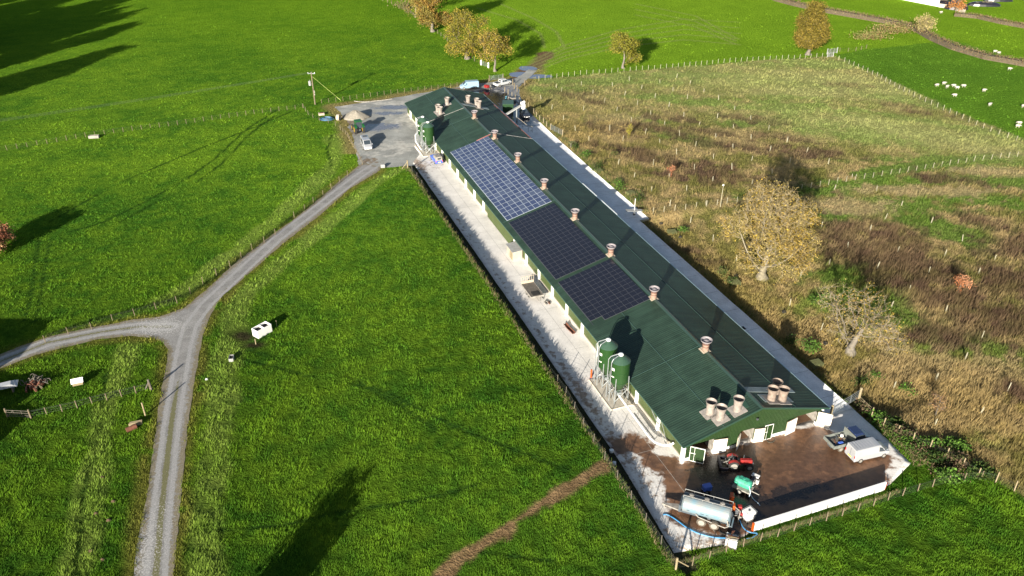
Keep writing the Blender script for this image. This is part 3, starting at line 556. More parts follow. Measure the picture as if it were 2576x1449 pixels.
# inside seen through the doors
r = MB(); r.box(.5, WD - .5, 1, 40, .052, .075); mk('shed_floor', (.13, .07, .035), rough=.6, noise=.5, nscale=.6); r.build('floor', 'shed_floor', barn)
r = MB(); r.box(15.2, 15.3, .3, 30, 0, 2.3); r.box(18.9, 19.0, .3, 30, 0, 1.6); r.box(7.55, 7.65, .3, 30, 0, 2.3); r.box(9.8, 9.9, .3, 30, 0, 2.3); r.box(.5, .6, .3, 40, 0, 2.3); r.box(4.3, 4.4, .3, 30, 0, 2.2); r.box(.5, WD - .5, 30, 30.1, 0, 2.5); r.build('inner_wall', 'dirty_white', barn)
def door(name, material, hinge, free, h=2.15, z0=.07, thick=.07, bands=False, label=None):
    a = Vector((hinge[1], hinge[0])); b = Vector((free[1], free[0])); d = (b - a); L_ = d.length; d.normalize(); nn = Vector((-d.y, d.x)) * thick / 2
    def pr(mb, s0, s1, za, zb, t=1.0):
        p = [a + d * s0 - nn * t, a + d * s1 - nn * t, a + d * s1 + nn * t, a + d * s0 + nn * t]
        mb.add([(q.x, q.y, z) for z in (za, zb) for q in p], [(3, 2, 1, 0), (4, 5, 6, 7), (0, 1, 5, 4), (1, 2, 6, 5), (2, 3, 7, 6), (3, 0, 4, 7)])
    r = MB(); pr(r, 0, L_, z0, h); o = r.build(name, material, barn)
    if label: o['label'] = label
    f = MB()
    for s0, s1, za, zb in ((0, .045, z0, h + .02), (L_ - .045, L_ + .01, z0, h + .02), (.045, L_ - .045, h - .04, h + .02), (.045, L_ - .045, z0 - .02, z0 + .04)): pr(f, s0, s1, za, zb, 1.25)
    if bands: pr(f, .0, L_ * .4, 1.2, 1.25, 1.2); pr(f, L_ * .3, L_ * .3 + .03, z0, h, 1.2)
    f.build('door_frame', 'white_paint' if bands else 'cream_paint', o); return o
door('door', 'clad_gable', (0, 1.03), (-1.08, 2.3), bands=True, label='green door standing open beside the left corner')
door('door', 'white_paint', (-.02, 4.05), (-.30, 5.75), label='white door folded back beside the first doorway')
door('door', 'white_paint', (-.02, 7.7), (-.62, 6.95), h=2.1, label='narrow white door ajar at the second doorway')
door('door', 'white_paint', (-.02, 9.65), (-.25, 10.95), h=2.1, label='white door folded back beside the middle doorway')
door('door', 'clad_gable', (-.06, 11.05), (-.10, 12.15), h=2.25, bands=True, label='small green door closed in the gable')
door('door', 'white_paint', (-.02, 15.6), (-.35, 13.95), label='white door folded back beside the right doorway')
door('door', 'white_paint', (-.02, 18.65), (-1.1, 19.9), label='white door swung out at the right corner')
r = MB(); r.box(9.45, 9.65, -.3, -.1, 3.7, 3.9); r.build('wall_lamp', 'steel_dark', barn)
r = MB(); r.box(19.0, 19.2, -.25, -.05, 2.35, 2.5); r.build('wall_lamp', 'white_paint', barn)
for v in (.12,): 
    r = MB(); r.box(v - .2, v + .16, -.22, .1, 0, EV - .1); r.build('corner_pier', 'white_paint', barn)
r = MB(); r.tube([(.1, 8.2, EV - .2), (-.35, 2.6, .35)], .05, 6); r.tube([(.0, 5, EV - .3), (-.3, 2.6, .35)], .03, 5); r.build('brace', 'galv', barn)
# roof chimneys
def ridge_chimney(u):
    r = MB(); z = RG
    # saddle flashing over the ridge
    r.add([(WD / 2 - .62, u - .62, z - .08), (WD / 2, u - .62, z + .12), (WD / 2 + .62, u - .62, z - .08), (WD / 2 - .62, u + .62, z - .08), (WD / 2, u + .62, z + .12), (WD / 2 + .62, u + .62, z - .08)], [(0, 1, 4, 3), (1, 2, 5, 4)])
    r.box(WD / 2 - .5, WD / 2 + .5, u - .5, u + .5, z - .25, z + .02)
    r.use(1).lathe([(.43, z - .1), (.42, z + .55)], 18, WD / 2, u)
    r.use(2).lathe([(.45, z + .55), (.45, z + .63)], 18, WD / 2, u); r.lathe([(.47, z + .95), (.47, z + 1.12)], 18, WD / 2, u)
    r.use(1).lathe([(.41, z + .63), (.41, z + .95)], 18, WD / 2, u, cap=False)
    r.use(3).lathe([(.44, z + 1.12), (.55, z + 1.22), (.72, z + 1.42), (.75, z + 1.58), (.70, z + 1.58), (.52, z + 1.3), (.2, z + 1.5), (.02, z + 1.55)], 22, WD / 2, u, cap=False)
    return r.build('ridge_chimney', ['cream_paint', 'chim_beige', 'chim_brown', 'clear_plastic'], roof, smooth=False)
for k in range(8): ridge_chimney(11.9 + 13.42 * k)
def big_stack(u, v, light, tall=1.78, lean=1):
    z = rz(v); r = MB(); s_ = SLP if v < WD / 2 else -SLP
    def q(x, y, d=0): return (x, y, z + (x - v) * s_ + d)
    r.add([q(v - .85, u - .85, .09), q(v + .85, u - .85, .09), q(v + .85, u + .85, .09), q(v - .85, u + .85, .09), q(v - .85, u - .85, .02), q(v + .85, u - .85, .02), q(v + .85, u + .85, .02), q(v - .85, u + .85, .02)], [(0, 1, 2, 3), (4, 5, 1, 0), (5, 6, 2, 1), (6, 7, 3, 2), (7, 4, 0, 3)])
    r.use(1).lathe([(.47, z - .2), (.47, z + .55), (.49, z + .6), (.47, z + .62), (.47, z + tall * .5), (.50, z + tall * .65), (.60, z + tall - .14), (.66, z + tall), (.62, z + tall), (.55, z + tall - .12), (.44, z + tall * .62)], 22, v, u, cap=False)
    r.use(2).lathe([(.45, z + tall * .62), (.30, z + tall * .66), (.05, z + tall * .66)], 22, v, u)
    return r.build('fan_stack', ['chim_white', light, 'steel_dark'], roof)
mk('stack_light', (.27, .235, .21), rough=.6, noise=.35, nscale=2.2); mk('stack_tan', (.25, .195, .16), rough=.7, noise=.4, nscale=2.2)
for u, v in ((2.15, 4.75), (.75, 5.2), (.75, 7.4)): big_stack(u + .25, v, 'stack_light')
for u, v in ((2.35, 13.9), (.95, 12.2), (.85, 13.75)): big_stack(u + .25, v, 'stack_tan')
for u, v in ((117.0, 4.6), (115.2, 4.65), (118.9, 7.4), (118.6, 12.4), (117.4, 14.1), (115.3, 14.0)): big_stack(u, v, 'stack_light', tall=1.65)
def strip(name, pts, wd, material, lift=.06):
    """flat flashing or timber lying along the roof"""
    r = MB()
    for (u0, v0), (u1, v1) in zip(pts[:-1], pts[1:]):
        a = np.array([v0, u0]); b = np.array([v1, u1]); d = (b - a) / np.hypot(*(b - a)); nn = np.array([-d[1], d[0]]) * wd / 2
        r.add([(p[0], p[1], rz(p[0]) + z) for z in (lift - .02, lift + .03) for p in (a - nn, b - nn, b + nn, a + nn)], [(3, 2, 1, 0), (4, 5, 6, 7), (0, 1, 5, 4), (1, 2, 6, 5), (2, 3, 7, 6), (3, 0, 4, 7)])
    return r.build(name, material, roof)
mk('flash_pale', (.35, .34, .33), rough=.6, noise=.4); mk('flash_red', (.42, .16, .15), rough=.7, noise=.3); mk('roof_pale', (.22, .27, .28), rough=.6, noise=.35, nscale=.8)
strip('ridge_flashing', [(96.0, 9.85), (98.4, 19.6)][:1] + [(96.3, 19.7)], .16, 'flash_pale', .08)
strip('eave_flashing', [(96.3, 19.55), (107, 19.55), (122, 19.55)], .16, 'flash_red', .08)
strip('repair_flashing', [(94.6, 6.6), (94.9, 9.8)], .25, 'flash_red', .07)
strip('seam', [(113.6, .2), (113.2, 9.8)], .08, 'flash_pale', .06)
strip('pale_sheet', [(3.2, 9.95), (3.2, 17)], 1.0, 'roof_pale', .055)
strip('pale_sheet', [(1.5, 11.0), (1.5, 15.2)], 1.5, 'roof_pale', .05)
strip('pale_sheet', [(116.2, 10.2), (116.0, 16.5)], 1.3, 'roof_pale', .055)
mk('lap_metal', (.035, .07, .06), rough=.4)
for v in (4.95, 14.75): strip('sheet_lap', [(-.3, v), (LN + .25, v)], .05, 'lap_metal', .045)
for k in range(5): strip('sheet_lap', [(13 + 23.6 * k, .1), (13 + 23.6 * k, 9.6)], .06, 'lap_metal', .045)
strip('dark_sheet', [(2.4, 4.0), (1.6, 8.9)], 2.0, 'trim_green', .055)
# ---------------------------------------------------------------- solar arrays resting on the roof
def sol(u, v, d): return (v, u, rz(v) + .05 + d)
def array(label, u0, u1, v0, v1, rows, cols, kinds, framem, halves, skip=(), gap=.022, fr=.018):
    t = thing('solar_array', label, 'solar array', SHL, SHR, 'solar arrays on the shed roof'); n = 0; rest = MB(); du = (u1 - u0) / rows; dv = (v1 - v0) / cols
    r = MB()
    for j in range(cols + 1):
        for dd in (-.0,): r.add([sol(u0, v0 + j * dv - .03, .03), sol(u0, v0 + j * dv + .03, .03), sol(u1, v0 + j * dv + .03, .03), sol(u1, v0 + j * dv - .03, .03)], [(0, 1, 2, 3)])
    r.build('rail', framem, t)
    order = sorted(((i, j) for i in range(rows) for j in range(cols) if (i, j) not in skip), key=lambda q: q[0])
    for i, j in order:
        n += 1; a = u0 + i * du + gap / 2; b = u0 + (i + 1) * du - gap / 2; c = v0 + j * dv + gap / 2; d = v0 + (j + 1) * dv - gap / 2
        r = MB() if n <= 100 else rest
        k = random.choice(kinds)
        def quad(a, b, c, d, z, m_): r.use(m_).add([sol(a, c, z), sol(a, d, z), sol(b, d, z), sol(b, c, z)], [(3, 2, 1, 0)])
        r.use(0).add([sol(a, c, .10), sol(a, d, .10), sol(b, d, .10), sol(b, c, .10), sol(a, c, .04), sol(a, d, .04), sol(b, d, .04), sol(b, c, .04)], [(3, 2, 1, 0), (0, 1, 5, 4), (1, 2, 6, 5), (2, 3, 7, 6), (3, 0, 4, 7)])
        if halves: m = (c + d) / 2; quad(a + fr, b - fr, c + fr, m - fr * .8, .104, k); quad(a + fr, b - fr, m + fr * .8, d - fr, .104, k)
        else: quad(a + fr, b - fr, c + fr, d - fr, .104, k)
        if n <= 100: r.build('solar_panel', [framem, 'cell_blue' if not halves else 'cell_black', 'cell_pale' if not halves else 'cell_black'], t)
    if rest.v: o = rest.build('solar_panel', [framem, 'cell_blue' if not halves else 'cell_black', 'cell_pale' if not halves else 'cell_black'], t); o['kind'] = 'stuff'
    return t
array('largest array, blue panels in pale frames, toward the far end of the shed roof', 60.1, 94.3, .75, 9.0, 23, 8, [1, 1, 2], 'frame_alu', False, fr=.035)
array('long array of black solar panels in the middle of the shed roof', 38.6, 59.3, .75, 9.05, 19, 5, [1], 'frame_grey', True)
array('shorter array of black solar panels with one stepped corner', 25.3, 37.7, .75, 9.3, 12, 5, [1], 'frame_grey', True, skip={(0, 0)})
# ---------------------------------------------------------------- feed silos
def silo(label, u, v, top_=6.0, scale=1.0, pipes=True):
    p = uvp(u, v); t = thing('feed_silo', label, 'silo', (p[0], p[1], .06), SHR, 'green feed silos beside the shed'); R = 1.22 * scale
    r = MB(); r.lathe([(.16, 1.1), (.3, 1.35), (R, 3.05), (R + .03, 3.07), (R + .03, 3.13), (R, 3.15), (R, 4.55), (R + .025, 4.57), (R + .025, 4.62), (R, 4.64), (R, top_)], 32); b = r.build('bin', 'silo_green', t, smooth=False)
    r = MB(); r.lathe([(R + .04, top_), (R * .62, top_ + .42), (.28, top_ + .72), (.2, top_ + .74)], 32); r.build('cap', 'silo_cap', t)
    r = MB(); r.lathe([(.30, top_ + .72), (.34, top_ + .8), (.30, top_ + .95), (.12, top_ + 1.02)], 14); r.build('lid', 'white_paint', t, smooth=True)
    for k in range(4):
        a = pi / 4 + k * pi / 2; x, y = R * 1.02 * cos(a), R * 1.02 * sin(a); r = MB(); r.tube([(x * 1.08, y * 1.08, 0), (x, y, 3.9)], .055, 6)
        a2 = a + pi / 2; x2, y2 = R * 1.02 * cos(a2), R * 1.02 * sin(a2)
        r.tube([(x * 1.07, y * 1.07, .35), (x2 * 1.02, y2 * 1.02, 2.0)], .03, 5); r.tube([(x2 * 1.07, y2 * 1.07, .35), (x * 1.02, y * 1.02, 2.0)], .03, 5); r.tube([(x * 1.03, y * 1.03, 2.0), (x2 * 1.03, y2 * 1.03, 2.0)], .03, 5)
        r.box(x * 1.08 - .12, x * 1.08 + .12, y * 1.08 - .12, y * 1.08 + .12, 0, .03); r.build('leg', 'galv', t)
    for dy, tp in ((.42, 1.0), (-.42, .98)):
        r = MB(); r.tube([(-R - .22, dy, .35), (-R - .22, dy, top_ + .2), (-R + .05, dy * .8, top_ + .62), (-.25, dy * .3, top_ + .9)], .055, 7); r.build('fill_pipe', 'galv', t)
    r = MB(); r.add([(-R * cos(.12 + k * .1) - .02, -R * sin(.12 + k * .1), z) for k in range(5) for z in (4.95, 5.3)], [(2 * k, 2 * k + 2, 2 * k + 3, 2 * k + 1) for k in range(4)]); r.build('label_panel', 'white_paint', t)
    r = MB(); r.add([(-R * cos(.12 + k * .1) - .02, -R * sin(.12 + k * .1), z) for k in range(5) for z in (3.95, 4.08)], [(2 * k, 2 * k + 2, 2 * k + 3, 2 * k + 1) for k in range(4)]); r.build('label_strip', 'white_paint', t)
    r = MB(); r.box(-.35, .35, -.35, .35, .75, 1.12); r.tube([(0, 0, .9), (.1, -1.2, .45)], .12, 8); r.build('outlet_box', 'galv', t)
    return t
silo('green feed silo standing nearest the gable, in front of its twin', 13.0, -1.55)
silo('green feed silo just behind the one nearest the gable', 16.4, -1.6)
silo('green feed silo at the far end, nearer the parked blue car', 102.9, -1.5)
silo('green feed silo at the far end, half hidden behind its twin', 106.6, -1.6)
mk('kerb_cream', (.5, .45, .36), rough=.8)
for n_, a in (('near', (11.2, 17.7, -3.35)), ('far', (101, 108.2, -3.6))):
    r = MB(); r.box(-3.3, .2, a[0], a[1], .05, .16); o = r.build('silo_pad', 'plinth', loc=SHL, rot=SHR); tag(o, 'concrete pad under the silos', kind='structure')
    r = MB(); r.box(-3.38, -3.28, a[0] - .05, a[1] + .05, .05, .21); r.box(-3.28, .2, a[0] - .1, a[0] - .003, .05, .2); o = r.build('silo_kerb', 'kerb_cream', loc=SHL, rot=SHR); tag(o, 'cream kerb round the silo pad', kind='structure')
# auger pipe from the near silos
r = MB(); r.tube([(-1.6, 12.5, .85), (-1.65, 8, .75), (-1.7, 4.2, .7), (-1.5, 3.3, .72), (-1.0, 2.6, .8), (-.35, 2.1, 1.0), (.05, 1.9, 1.4)], .13, 10)
o = thing('feed_pipe', 'white pipe running from the near silos along the wall to the gable corner', 'pipe', SHL, SHR)
r.build('pipe', 'white_paint', o); 
for u in (10.8, 8.2, 5.6): r = MB(); r.tube([(-1.95, u, .05), (-1.64, u, .72), (-1.35, u, .05)], .03, 5); r.build('support', 'galv', o)
r = MB(); r.tube([(-1.0, 9.6, .1), (-1.0, 4.4, .1)], .03, 5); r.tube([(-1.0, 4.4, .1), (-1.4, 3.7, .5)], .03, 5); r.build('conduit', 'steel_dark', o)
o = thing('feed_pipe', 'white pipes bending down from the far silos to the ground', 'pipe', SHL, SHR)
for s_ in (0, .5): r = MB(); r.tube([(-1.2, 112.5 - s_, 1.9), (-2.6, 110.5 - s_, 1.6), (-3.2, 108 - s_, 1.1), (-3.0, 104.5 - s_, .5)], .12, 8); r.build('pipe', 'white_paint', o)
# cabinet built against the long wall
o = thing('meter_cabinet', 'pale timber cabinet with a grey sloping lid against the long wall', 'cabinet', SHL, SHR)
r = MB(); r.box(-1.5, .15, 51.2, 54.1, .05, 1.75); r.build('body', 'cream_paint', o); r = MB(); r.hull([[(-1.65, u, 1.75), (.3, u, 1.95), (.3, u, 2.03), (-1.65, u, 1.83)] for u in (51.0, 54.3)]); r.build('lid', 'board_grey', o); r = MB(); r.box(-1.54, -1.51, 51.4, 52.6, .2, 1.6); r.build('door', 'wood_fresh', o)
# red bent gutter piece and sticks
p = at(1432, 830); r = MB(); r.hull([[(x, -.28, z + .25), (x, -.2, z), (x, .2, z), (x, .28, z + .25), (x, .2, z + .06), (x, -.2, z + .06)] for x, z in ((-1.3, .05), (0, .0), (.5, .02), (1.3, .18))]); o = r.build('trough', 'rust', loc=p + Vector((0, 0, .07)), rot=TH + pi / 2 + .1); tag(o, 'rusty red bent feed trough lying on the pale concrete', 'trough')
p = at(1487, 950); r = MB(); r.tube([(0, 0, 0), (0, 0, 1.25)], .12, 10); o = r.build('bollard', 'orange_paint', loc=p + Vector((0, 0, .06))); tag(o, 'orange bollard at the corner of the near silo pad', 'bollard')
# ---------------------------------------------------------------- grass: blades thrown as triangles, thinner and larger with distance
def blades(name, P, ht, col, wd, k, lean, mats='tuft', spread=.12, up=1.0):
    """k blades per tuft; each blade one triangle"""
    n = len(P); N = n * k; c = np.repeat(P, k, 0) + RNG.normal(0, 1, (N, 2)) * np.repeat(spread * np.ones(n), k)[:, None]
    z = hz(c); a = RNG.uniform(0, 2 * pi, N); h = np.repeat(ht, k) * RNG.uniform(.55, 1.25, N); w_ = np.repeat(wd * np.ones(n), k) * RNG.uniform(.6, 1.3, N)
    d = np.stack([np.cos(a), np.sin(a)], 1) * w_[:, None]
    b0 = np.c_[c - d, z - .03]; b1 = np.c_[c + d, z - .03]; ln = np.repeat(lean, k, 0) if lean.ndim > 1 else np.tile(lean, (N, 1))
    t = np.c_[c + (ln + RNG.normal(0, .33, (N, 2))) * h[:, None], z + h * up]
    V = np.stack([b0, b1, t], 1).reshape(-1, 3); F = np.arange(3 * N).reshape(-1, 3)
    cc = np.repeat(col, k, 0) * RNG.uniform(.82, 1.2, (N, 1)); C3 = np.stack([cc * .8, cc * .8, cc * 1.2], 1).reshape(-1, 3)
    return npmesh(name, V, F, mats, np.clip(C3, 0, 1))
def scatter(n, ylo, yhi, pad=8, power=1.6):
    """points over the ground in view, thinning with distance"""
    y = (ylo ** (1 - power) + RNG.random(n) * (yhi ** (1 - power) - ylo ** (1 - power))) ** (1 / (1 - power))
    x = RNG.uniform(-1, 1, n) * (y * .64 + 22); return np.c_[x, y]
def keep_off(P, m=.15):
    k = (sdf(P, TRACK) > m) & (sdf(P, YARD) > m) & (sdf(P, CONC) > .1) & (sdf(P, SLAB) > .15)
    u, v = touv(P); return k & ~((u > -1) & (u < 130) & (v > -1) & (v < 21))
P = scatter(250000, 46, 300, power=2.3); P = P[keep_off(P, -.1)]; c, h = cover(P); me_ = sdf(P, MEADOW) < .3
d = np.hypot(P[:, 0], P[:, 1])
cl = vn(P[:, 0], P[:, 1], .9, 101) * .6 + vn(P[:, 0], P[:, 1], 2.6, 102) * .4
k_ = (~me_) & (cl > .36) & (h > .06) & (RNG.random(len(P)) < np.clip(3.2 - d / 85, .25, 1)); Q = P[k_]; dq = d[k_]
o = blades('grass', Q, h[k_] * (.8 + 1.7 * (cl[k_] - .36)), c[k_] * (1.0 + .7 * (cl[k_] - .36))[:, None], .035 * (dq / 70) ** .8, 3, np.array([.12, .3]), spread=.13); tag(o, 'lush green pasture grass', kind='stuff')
k_ = me_ & (h > .1); Q = P[k_]; dq = d[k_]; cm = vn(Q[:, 0], Q[:, 1], 1.3, 111)
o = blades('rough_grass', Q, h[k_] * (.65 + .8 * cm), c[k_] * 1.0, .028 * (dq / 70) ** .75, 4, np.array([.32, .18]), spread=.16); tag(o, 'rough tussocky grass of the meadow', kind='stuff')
P = scatter(70000, 60, 330, power=1.4); P = P[sdf(P, MEADOW) < -.8]; c, h = cover(P); n_ = vn(P[:, 0], P[:, 1], 3.5, 121) * .5 + vn(P[:, 0], P[:, 1], 1.2, 122) * .5
red = (c[:, 0] < .19) & (c[:, 1] < c[:, 0] * .98); k_ = (n_ > .5) & (RNG.random(len(P)) < np.where(red, 1, .18)); Q = P[k_]; ck = c[k_] * np.where(red[k_], 1.0, 1.05)[:, None]
o = blades('dead_stalks', Q, np.where(red[k_], .95, .75) * (.6 + .6 * n_[k_]), ck, .022 * (np.hypot(Q[:, 0], Q[:, 1]) / 70) ** .8, 4, np.array([.16, .10]), spread=.22); tag(o, 'dead brown dock stalks standing in the meadow', kind='stuff')
# dead grass on the lip of the bank above the concrete, weeds along the yard's edges
q = []
for a, b, n, w_ in (((-13, -8.7), (99, -8.6), 1500, .22), ((-12.6, -8.2), (-12.4, 20), 1300, .5), ((2, 26.4), (58, 26.6), 4200, .5), ((-10, 25.8), (-1, 26.4), 500, .8), ((60, 28.3), (118, 29.2), 2600, .5)):
    t = RNG.random(n)[:, None]; s_ = (1 - t) * np.array(a) + t * np.array(b); s_[:, 1] += RNG.normal(0, w_, n); q.append(OO + s_[:, :1] * UX + s_[:, 1:] * VX)
q = np.vstack(q); cq = np.where(RNG.random((len(q), 1)) < .5, np.array([[.20, .16, .09]]), np.array([[.09, .14, .03]])); k_ = keep_off(q, 0); q = q[k_]; cq = cq[k_]
o = blades('edge_grass', q, np.full(len(q), .38), cq, .03, 3, np.array([.15, .15]), spread=.1); tag(o, 'straggling dead grass along the bank', kind='stuff')
# verge stones and litter grass beside the track
# ---------------------------------------------------------------- trees
def grow(seed, H_, R_, trunk_h, natt=700, flat=.75, lean=(0, 0), lumps=9, step=.55, open_=0.0, r0=None, cz=None, low=1.2, taper=0):
    rg = np.random.default_rng(seed); cz = cz or (H_ + trunk_h * .35) / 2; hz_ = (H_ - cz)
    cs = []
    for i in range(lumps):
        a = i * 2.4 + rg.uniform(-.5, .5); q = rg.uniform(.25, .72); cs.append((cos(a) * q * R_, sin(a) * q * R_, cz + rg.uniform(-.72, .66) * hz_, R_ * rg.uniform(.30, .46)))
    cs.append((0, 0, cz + hz_ * .35, R_ * .5))
    A = []
    while len(A) < natt:
        p = rg.uniform(-1, 1, 3)
        if p @ p > 1: continue
        c = cs[rg.integers(len(cs))]; q = np.array([c[0] + p[0] * c[3], c[1] + p[1] * c[3], c[2] + p[2] * c[3] * flat])
        rr_ = np.hypot(q[0], q[1])
        if q[2] > max(low, trunk_h * .9 - rr_ * .45) and q[2] < H_ and rr_ < R_ and not (rr_ < R_ * .16 and q[2] < trunk_h * 1.3) and (not taper or rr_ < R_ * (1.02 - q[2] / H_) ** taper * 1.15): A.append(q)
    A = np.array(A); A[:, :2] += np.array(lean) * (A[:, 2:] / H_)
    N = [np.array([lean[0] * z / H_ * .6 + .12 * sin(z * 2 + seed), lean[1] * z / H_ * .6 + .1 * cos(z * 1.7), z]) for z in np.arange(0, trunk_h + .01, step)]; par = [-1] + list(range(len(N) - 1))
    al = np.ones(len(A), bool)
    for it in range(70):
        if not al.any(): break
        X = np.array(N); a = A[al]; D = np.linalg.norm(a[:, None] - X[None], axis=2); j = D.argmin(1); dm = D.min(1); new = {}
        for i, jj in enumerate(j):
            if dm[i] < R_ * 1.5: new.setdefault(jj, []).append((a[i] - X[jj]) / max(dm[i], 1e-6))
        for jj, ds in new.items():
            d = np.sum(ds, 0) + rg.normal(0, .45, 3) * sqrt(len(ds)) * .6; d /= np.linalg.norm(d) + 1e-9; N.append(X[jj] + d * step * rg.uniform(.8, 1.15)); par.append(jj)
        X = np.array(N[len(X):])
        if len(X) == 0: break
        idx = np.where(al)[0]; D = np.linalg.norm(A[idx][:, None] - X[None], axis=2).min(1); al[idx[D < step * 1.15]] = False
    N = np.array(N); n = len(N); w_ = np.zeros(n); ch = np.zeros(n, int)
    for i in range(1, n): ch[par[i]] += 1
    r_ = np.zeros(n); ex = 2.3
    for i in range(n - 1, -1, -1):
        if ch[i] == 0: r_[i] = .022 ** ex
        if i: r_[par[i]] += r_[i]
    r_ = r_ ** (1 / ex); k = (r0 or R_ * .075) / r_[0]; r_ = np.where(r_ > .1, r_ * (1 + (k - 1) * sm(.05, .3, r_)), r_)
    return N, par, r_, ch
def limbs(N, par, r_, r_min=.0, sides=6):
    V = []; F = []
    for i in range(1, len(N)):
        p = par[i]
        if r_[i] < r_min: continue
        a, b = N[p], N[i]; d = b - a; d /= np.linalg.norm(d) + 1e-9; x = np.cross(d, [0, 0, 1.0]) if abs(d[2]) < .9 else np.cross(d, [1.0, 0, 0]); x /= np.linalg.norm(x); y = np.cross(d, x)
        s_ = sides if r_[i] > .08 else 4; ra = min(r_[p], r_[i] * 1.5); ra *= (1.9 if p == 0 else 1.35 if p == 1 else 1); rb = r_[i] * (1.35 if p == 0 else 1); o = len(V)
        for q, rr in ((a - d * .02, ra), (b + d * .02, rb)):
            for k in range(s_): t = 2 * pi * k / s_; V.append(q + (x * cos(t) + y * sin(t)) * rr)
        for k in range(s_): F.append((o + k, o + (k + 1) % s_, o + s_ + (k + 1) % s_, o + s_ + k))
    return np.array(V), np.array(F)
def crown(N, par, r_, rg, twigs=3, tl=.8, tw=.022, tcol=(.2, .17, .12), leaves=6, ls=.13, lcols=((.5, .36, .05),), lprob=1.0, spread=.35, rmax=.07, lmask=None):
    ix = [i for i in range(len(N)) if r_[i] < rmax]; V = []; C = []
    tips = []
    for i in ix:
        d = N[i] - N[par[i]]; d /= np.linalg.norm(d) + 1e-9
        for k in range(twigs):
            t = d * rg.uniform(.3, 1.0) + rg.normal(0, .55, 3) + np.array([0, 0, .12]); t /= np.linalg.norm(t); L_ = tl * rg.uniform(.5, 1.2); a = N[i]; m = a + t * L_ * .55 + rg.normal(0, .06, 3); b = m + (t + rg.normal(0, .35, 3)) * L_ * .45
            x = np.cross(t, rg.normal(0, 1, 3)); x /= np.linalg.norm(x) + 1e-9; c = np.array(tcol) * rg.uniform(.7, 1.25)
            V += [a - x * tw, a + x * tw, m + x * tw * .7, m - x * tw * .7, m - x * tw * .7, m + x * tw * .7, b + x * tw * .25, b - x * tw * .25]; C += [c] * 8; tips += [m, b]
    tips = np.array(tips); nl = int(len(tips) * leaves / 2)
    if nl:
        j = rg.integers(len(tips), size=nl); q = tips[j] + rg.normal(0, spread, (nl, 3)) * np.array([1, 1, .8])
        keep = rg.random(nl) < lprob
        if lmask is not None: keep &= rg.random(nl) < lmask(q)
        q = q[keep]; nl = len(q); a = rg.normal(0, 1, (nl, 3)); a /= np.linalg.norm(a, axis=1)[:, None]; b = np.cross(a, rg.normal(0, 1, (nl, 3))); b /= np.linalg.norm(b, axis=1)[:, None]; s_ = (ls * rg.uniform(.6, 1.3, nl))[:, None]
        LV = np.stack([q - a * s_, q - b * s_ * .7, q + a * s_, q + b * s_ * .7], 1).reshape(-1, 3)
        cn = vn(q[:, 0] + q[:, 2] * .7, q[:, 1] + q[:, 2] * .5, 1.6, 5); lc = np.array(lcols); ci = np.clip(((cn - .5) * 1.7 + .5) * len(lc) + rg.normal(0, .45, nl), 0, len(lc) - .01).astype(int)
        LC = np.repeat(lc[ci] * rg.uniform(.5, 1.35, (nl, 1)), 4, 0); V = np.vstack([np.array(V), LV]) if len(V) else LV; C = np.vstack([np.array(C), LC]) if len(C) else LC
    V = np.array(V); return V, np.arange(len(V)).reshape(-1, 4), np.array(C)
def tree(name, label, pt, H_, R_, trunk_h, seed, bark='bark', group=None, cat='tree', twig_r=.045, ck={}, **kw):
    N, par, r_, ch = grow(seed, H_, R_, trunk_h, **kw); rg = np.random.default_rng(seed + 5)
    t = thing(name, label, cat, pt, 0, group); V, F = limbs(N, par, r_); npmesh('trunk', V, F, bark, parent=t, smooth=True)
    V, F, C = crown(N, par, r_, rg, rmax=twig_r + .03, **ck); npmesh('crown', V, F, 'leaf', C, parent=t); return t
YEL = ((.28, .20, .05), (.36, .26, .045), (.20, .165, .05), (.28, .225, .08)); OLV = ((.15, .145, .022), (.24, .205, .03), (.19, .18, .03), (.28, .22, .035)); ORG = ((.22, .14, .035), (.28, .185, .045), (.18, .15, .035), (.23, .19, .05))
mk('bark_lichen', (.21, .185, .13), rough=.95, noise=.4, nscale=2.5)
tree('oak_tree', 'broad oak with yellowing leaves low down and bare pale twigs on top', at(1915, 700), 16.9, 8.3, 2.2, 21, bark='bark_lichen', natt=2300, step=.5, lumps=17, flat=.85, r0=.62, low=1.0, lean=(1.2, .6),
     ck=dict(twigs=5, tl=.9, tw=.024, tcol=(.33, .265, .14), leaves=3.2, ls=.115, lcols=YEL, spread=.32, lmask=lambda q: 1.0 - .72 * sm(8.5, 12, q[:, 2] - q[:, 0] * .25)))
tree('oak_tree', 'nearly bare oak with stout forked trunk and twisted white limbs', at(2138, 890), 9.2, 6.6, 2.2, 34, bark='bark_pale', natt=620, step=.6, lumps=9, flat=.6, r0=.75, cz=5.2, lean=(.8, .5),
     ck=dict(twigs=5, tl=.9, tw=.020, tcol=(.29, .24, .15), leaves=1.0, ls=.10, lcols=YEL, spread=.25))
tree('field_oak', 'small round olive-brown oak alone by the far field fence', at(1567, 172), 10.4, 5.2, 2.6, 41, natt=620, lumps=9, r0=.5, bark='bark_pale', ck=dict(twigs=2, tl=.7, tw=.03, leaves=13, ls=.19, lcols=((.15, .16, .022), (.22, .20, .03), (.18, .18, .03)), spread=.5))
tree('hedgerow_oak', 'gnarled half-bare oak beside the metal field gate, nearest the parked pickup', at(1245, 180), 11.6, 5.4, 2.8, 47, natt=420, lumps=8, r0=.55, bark='bark_pale', ck=dict(twigs=3, tl=.9, tw=.03, tcol=(.21, .17, .09), leaves=6, ls=.17, lcols=YEL[:1] + OLV, spread=.5))
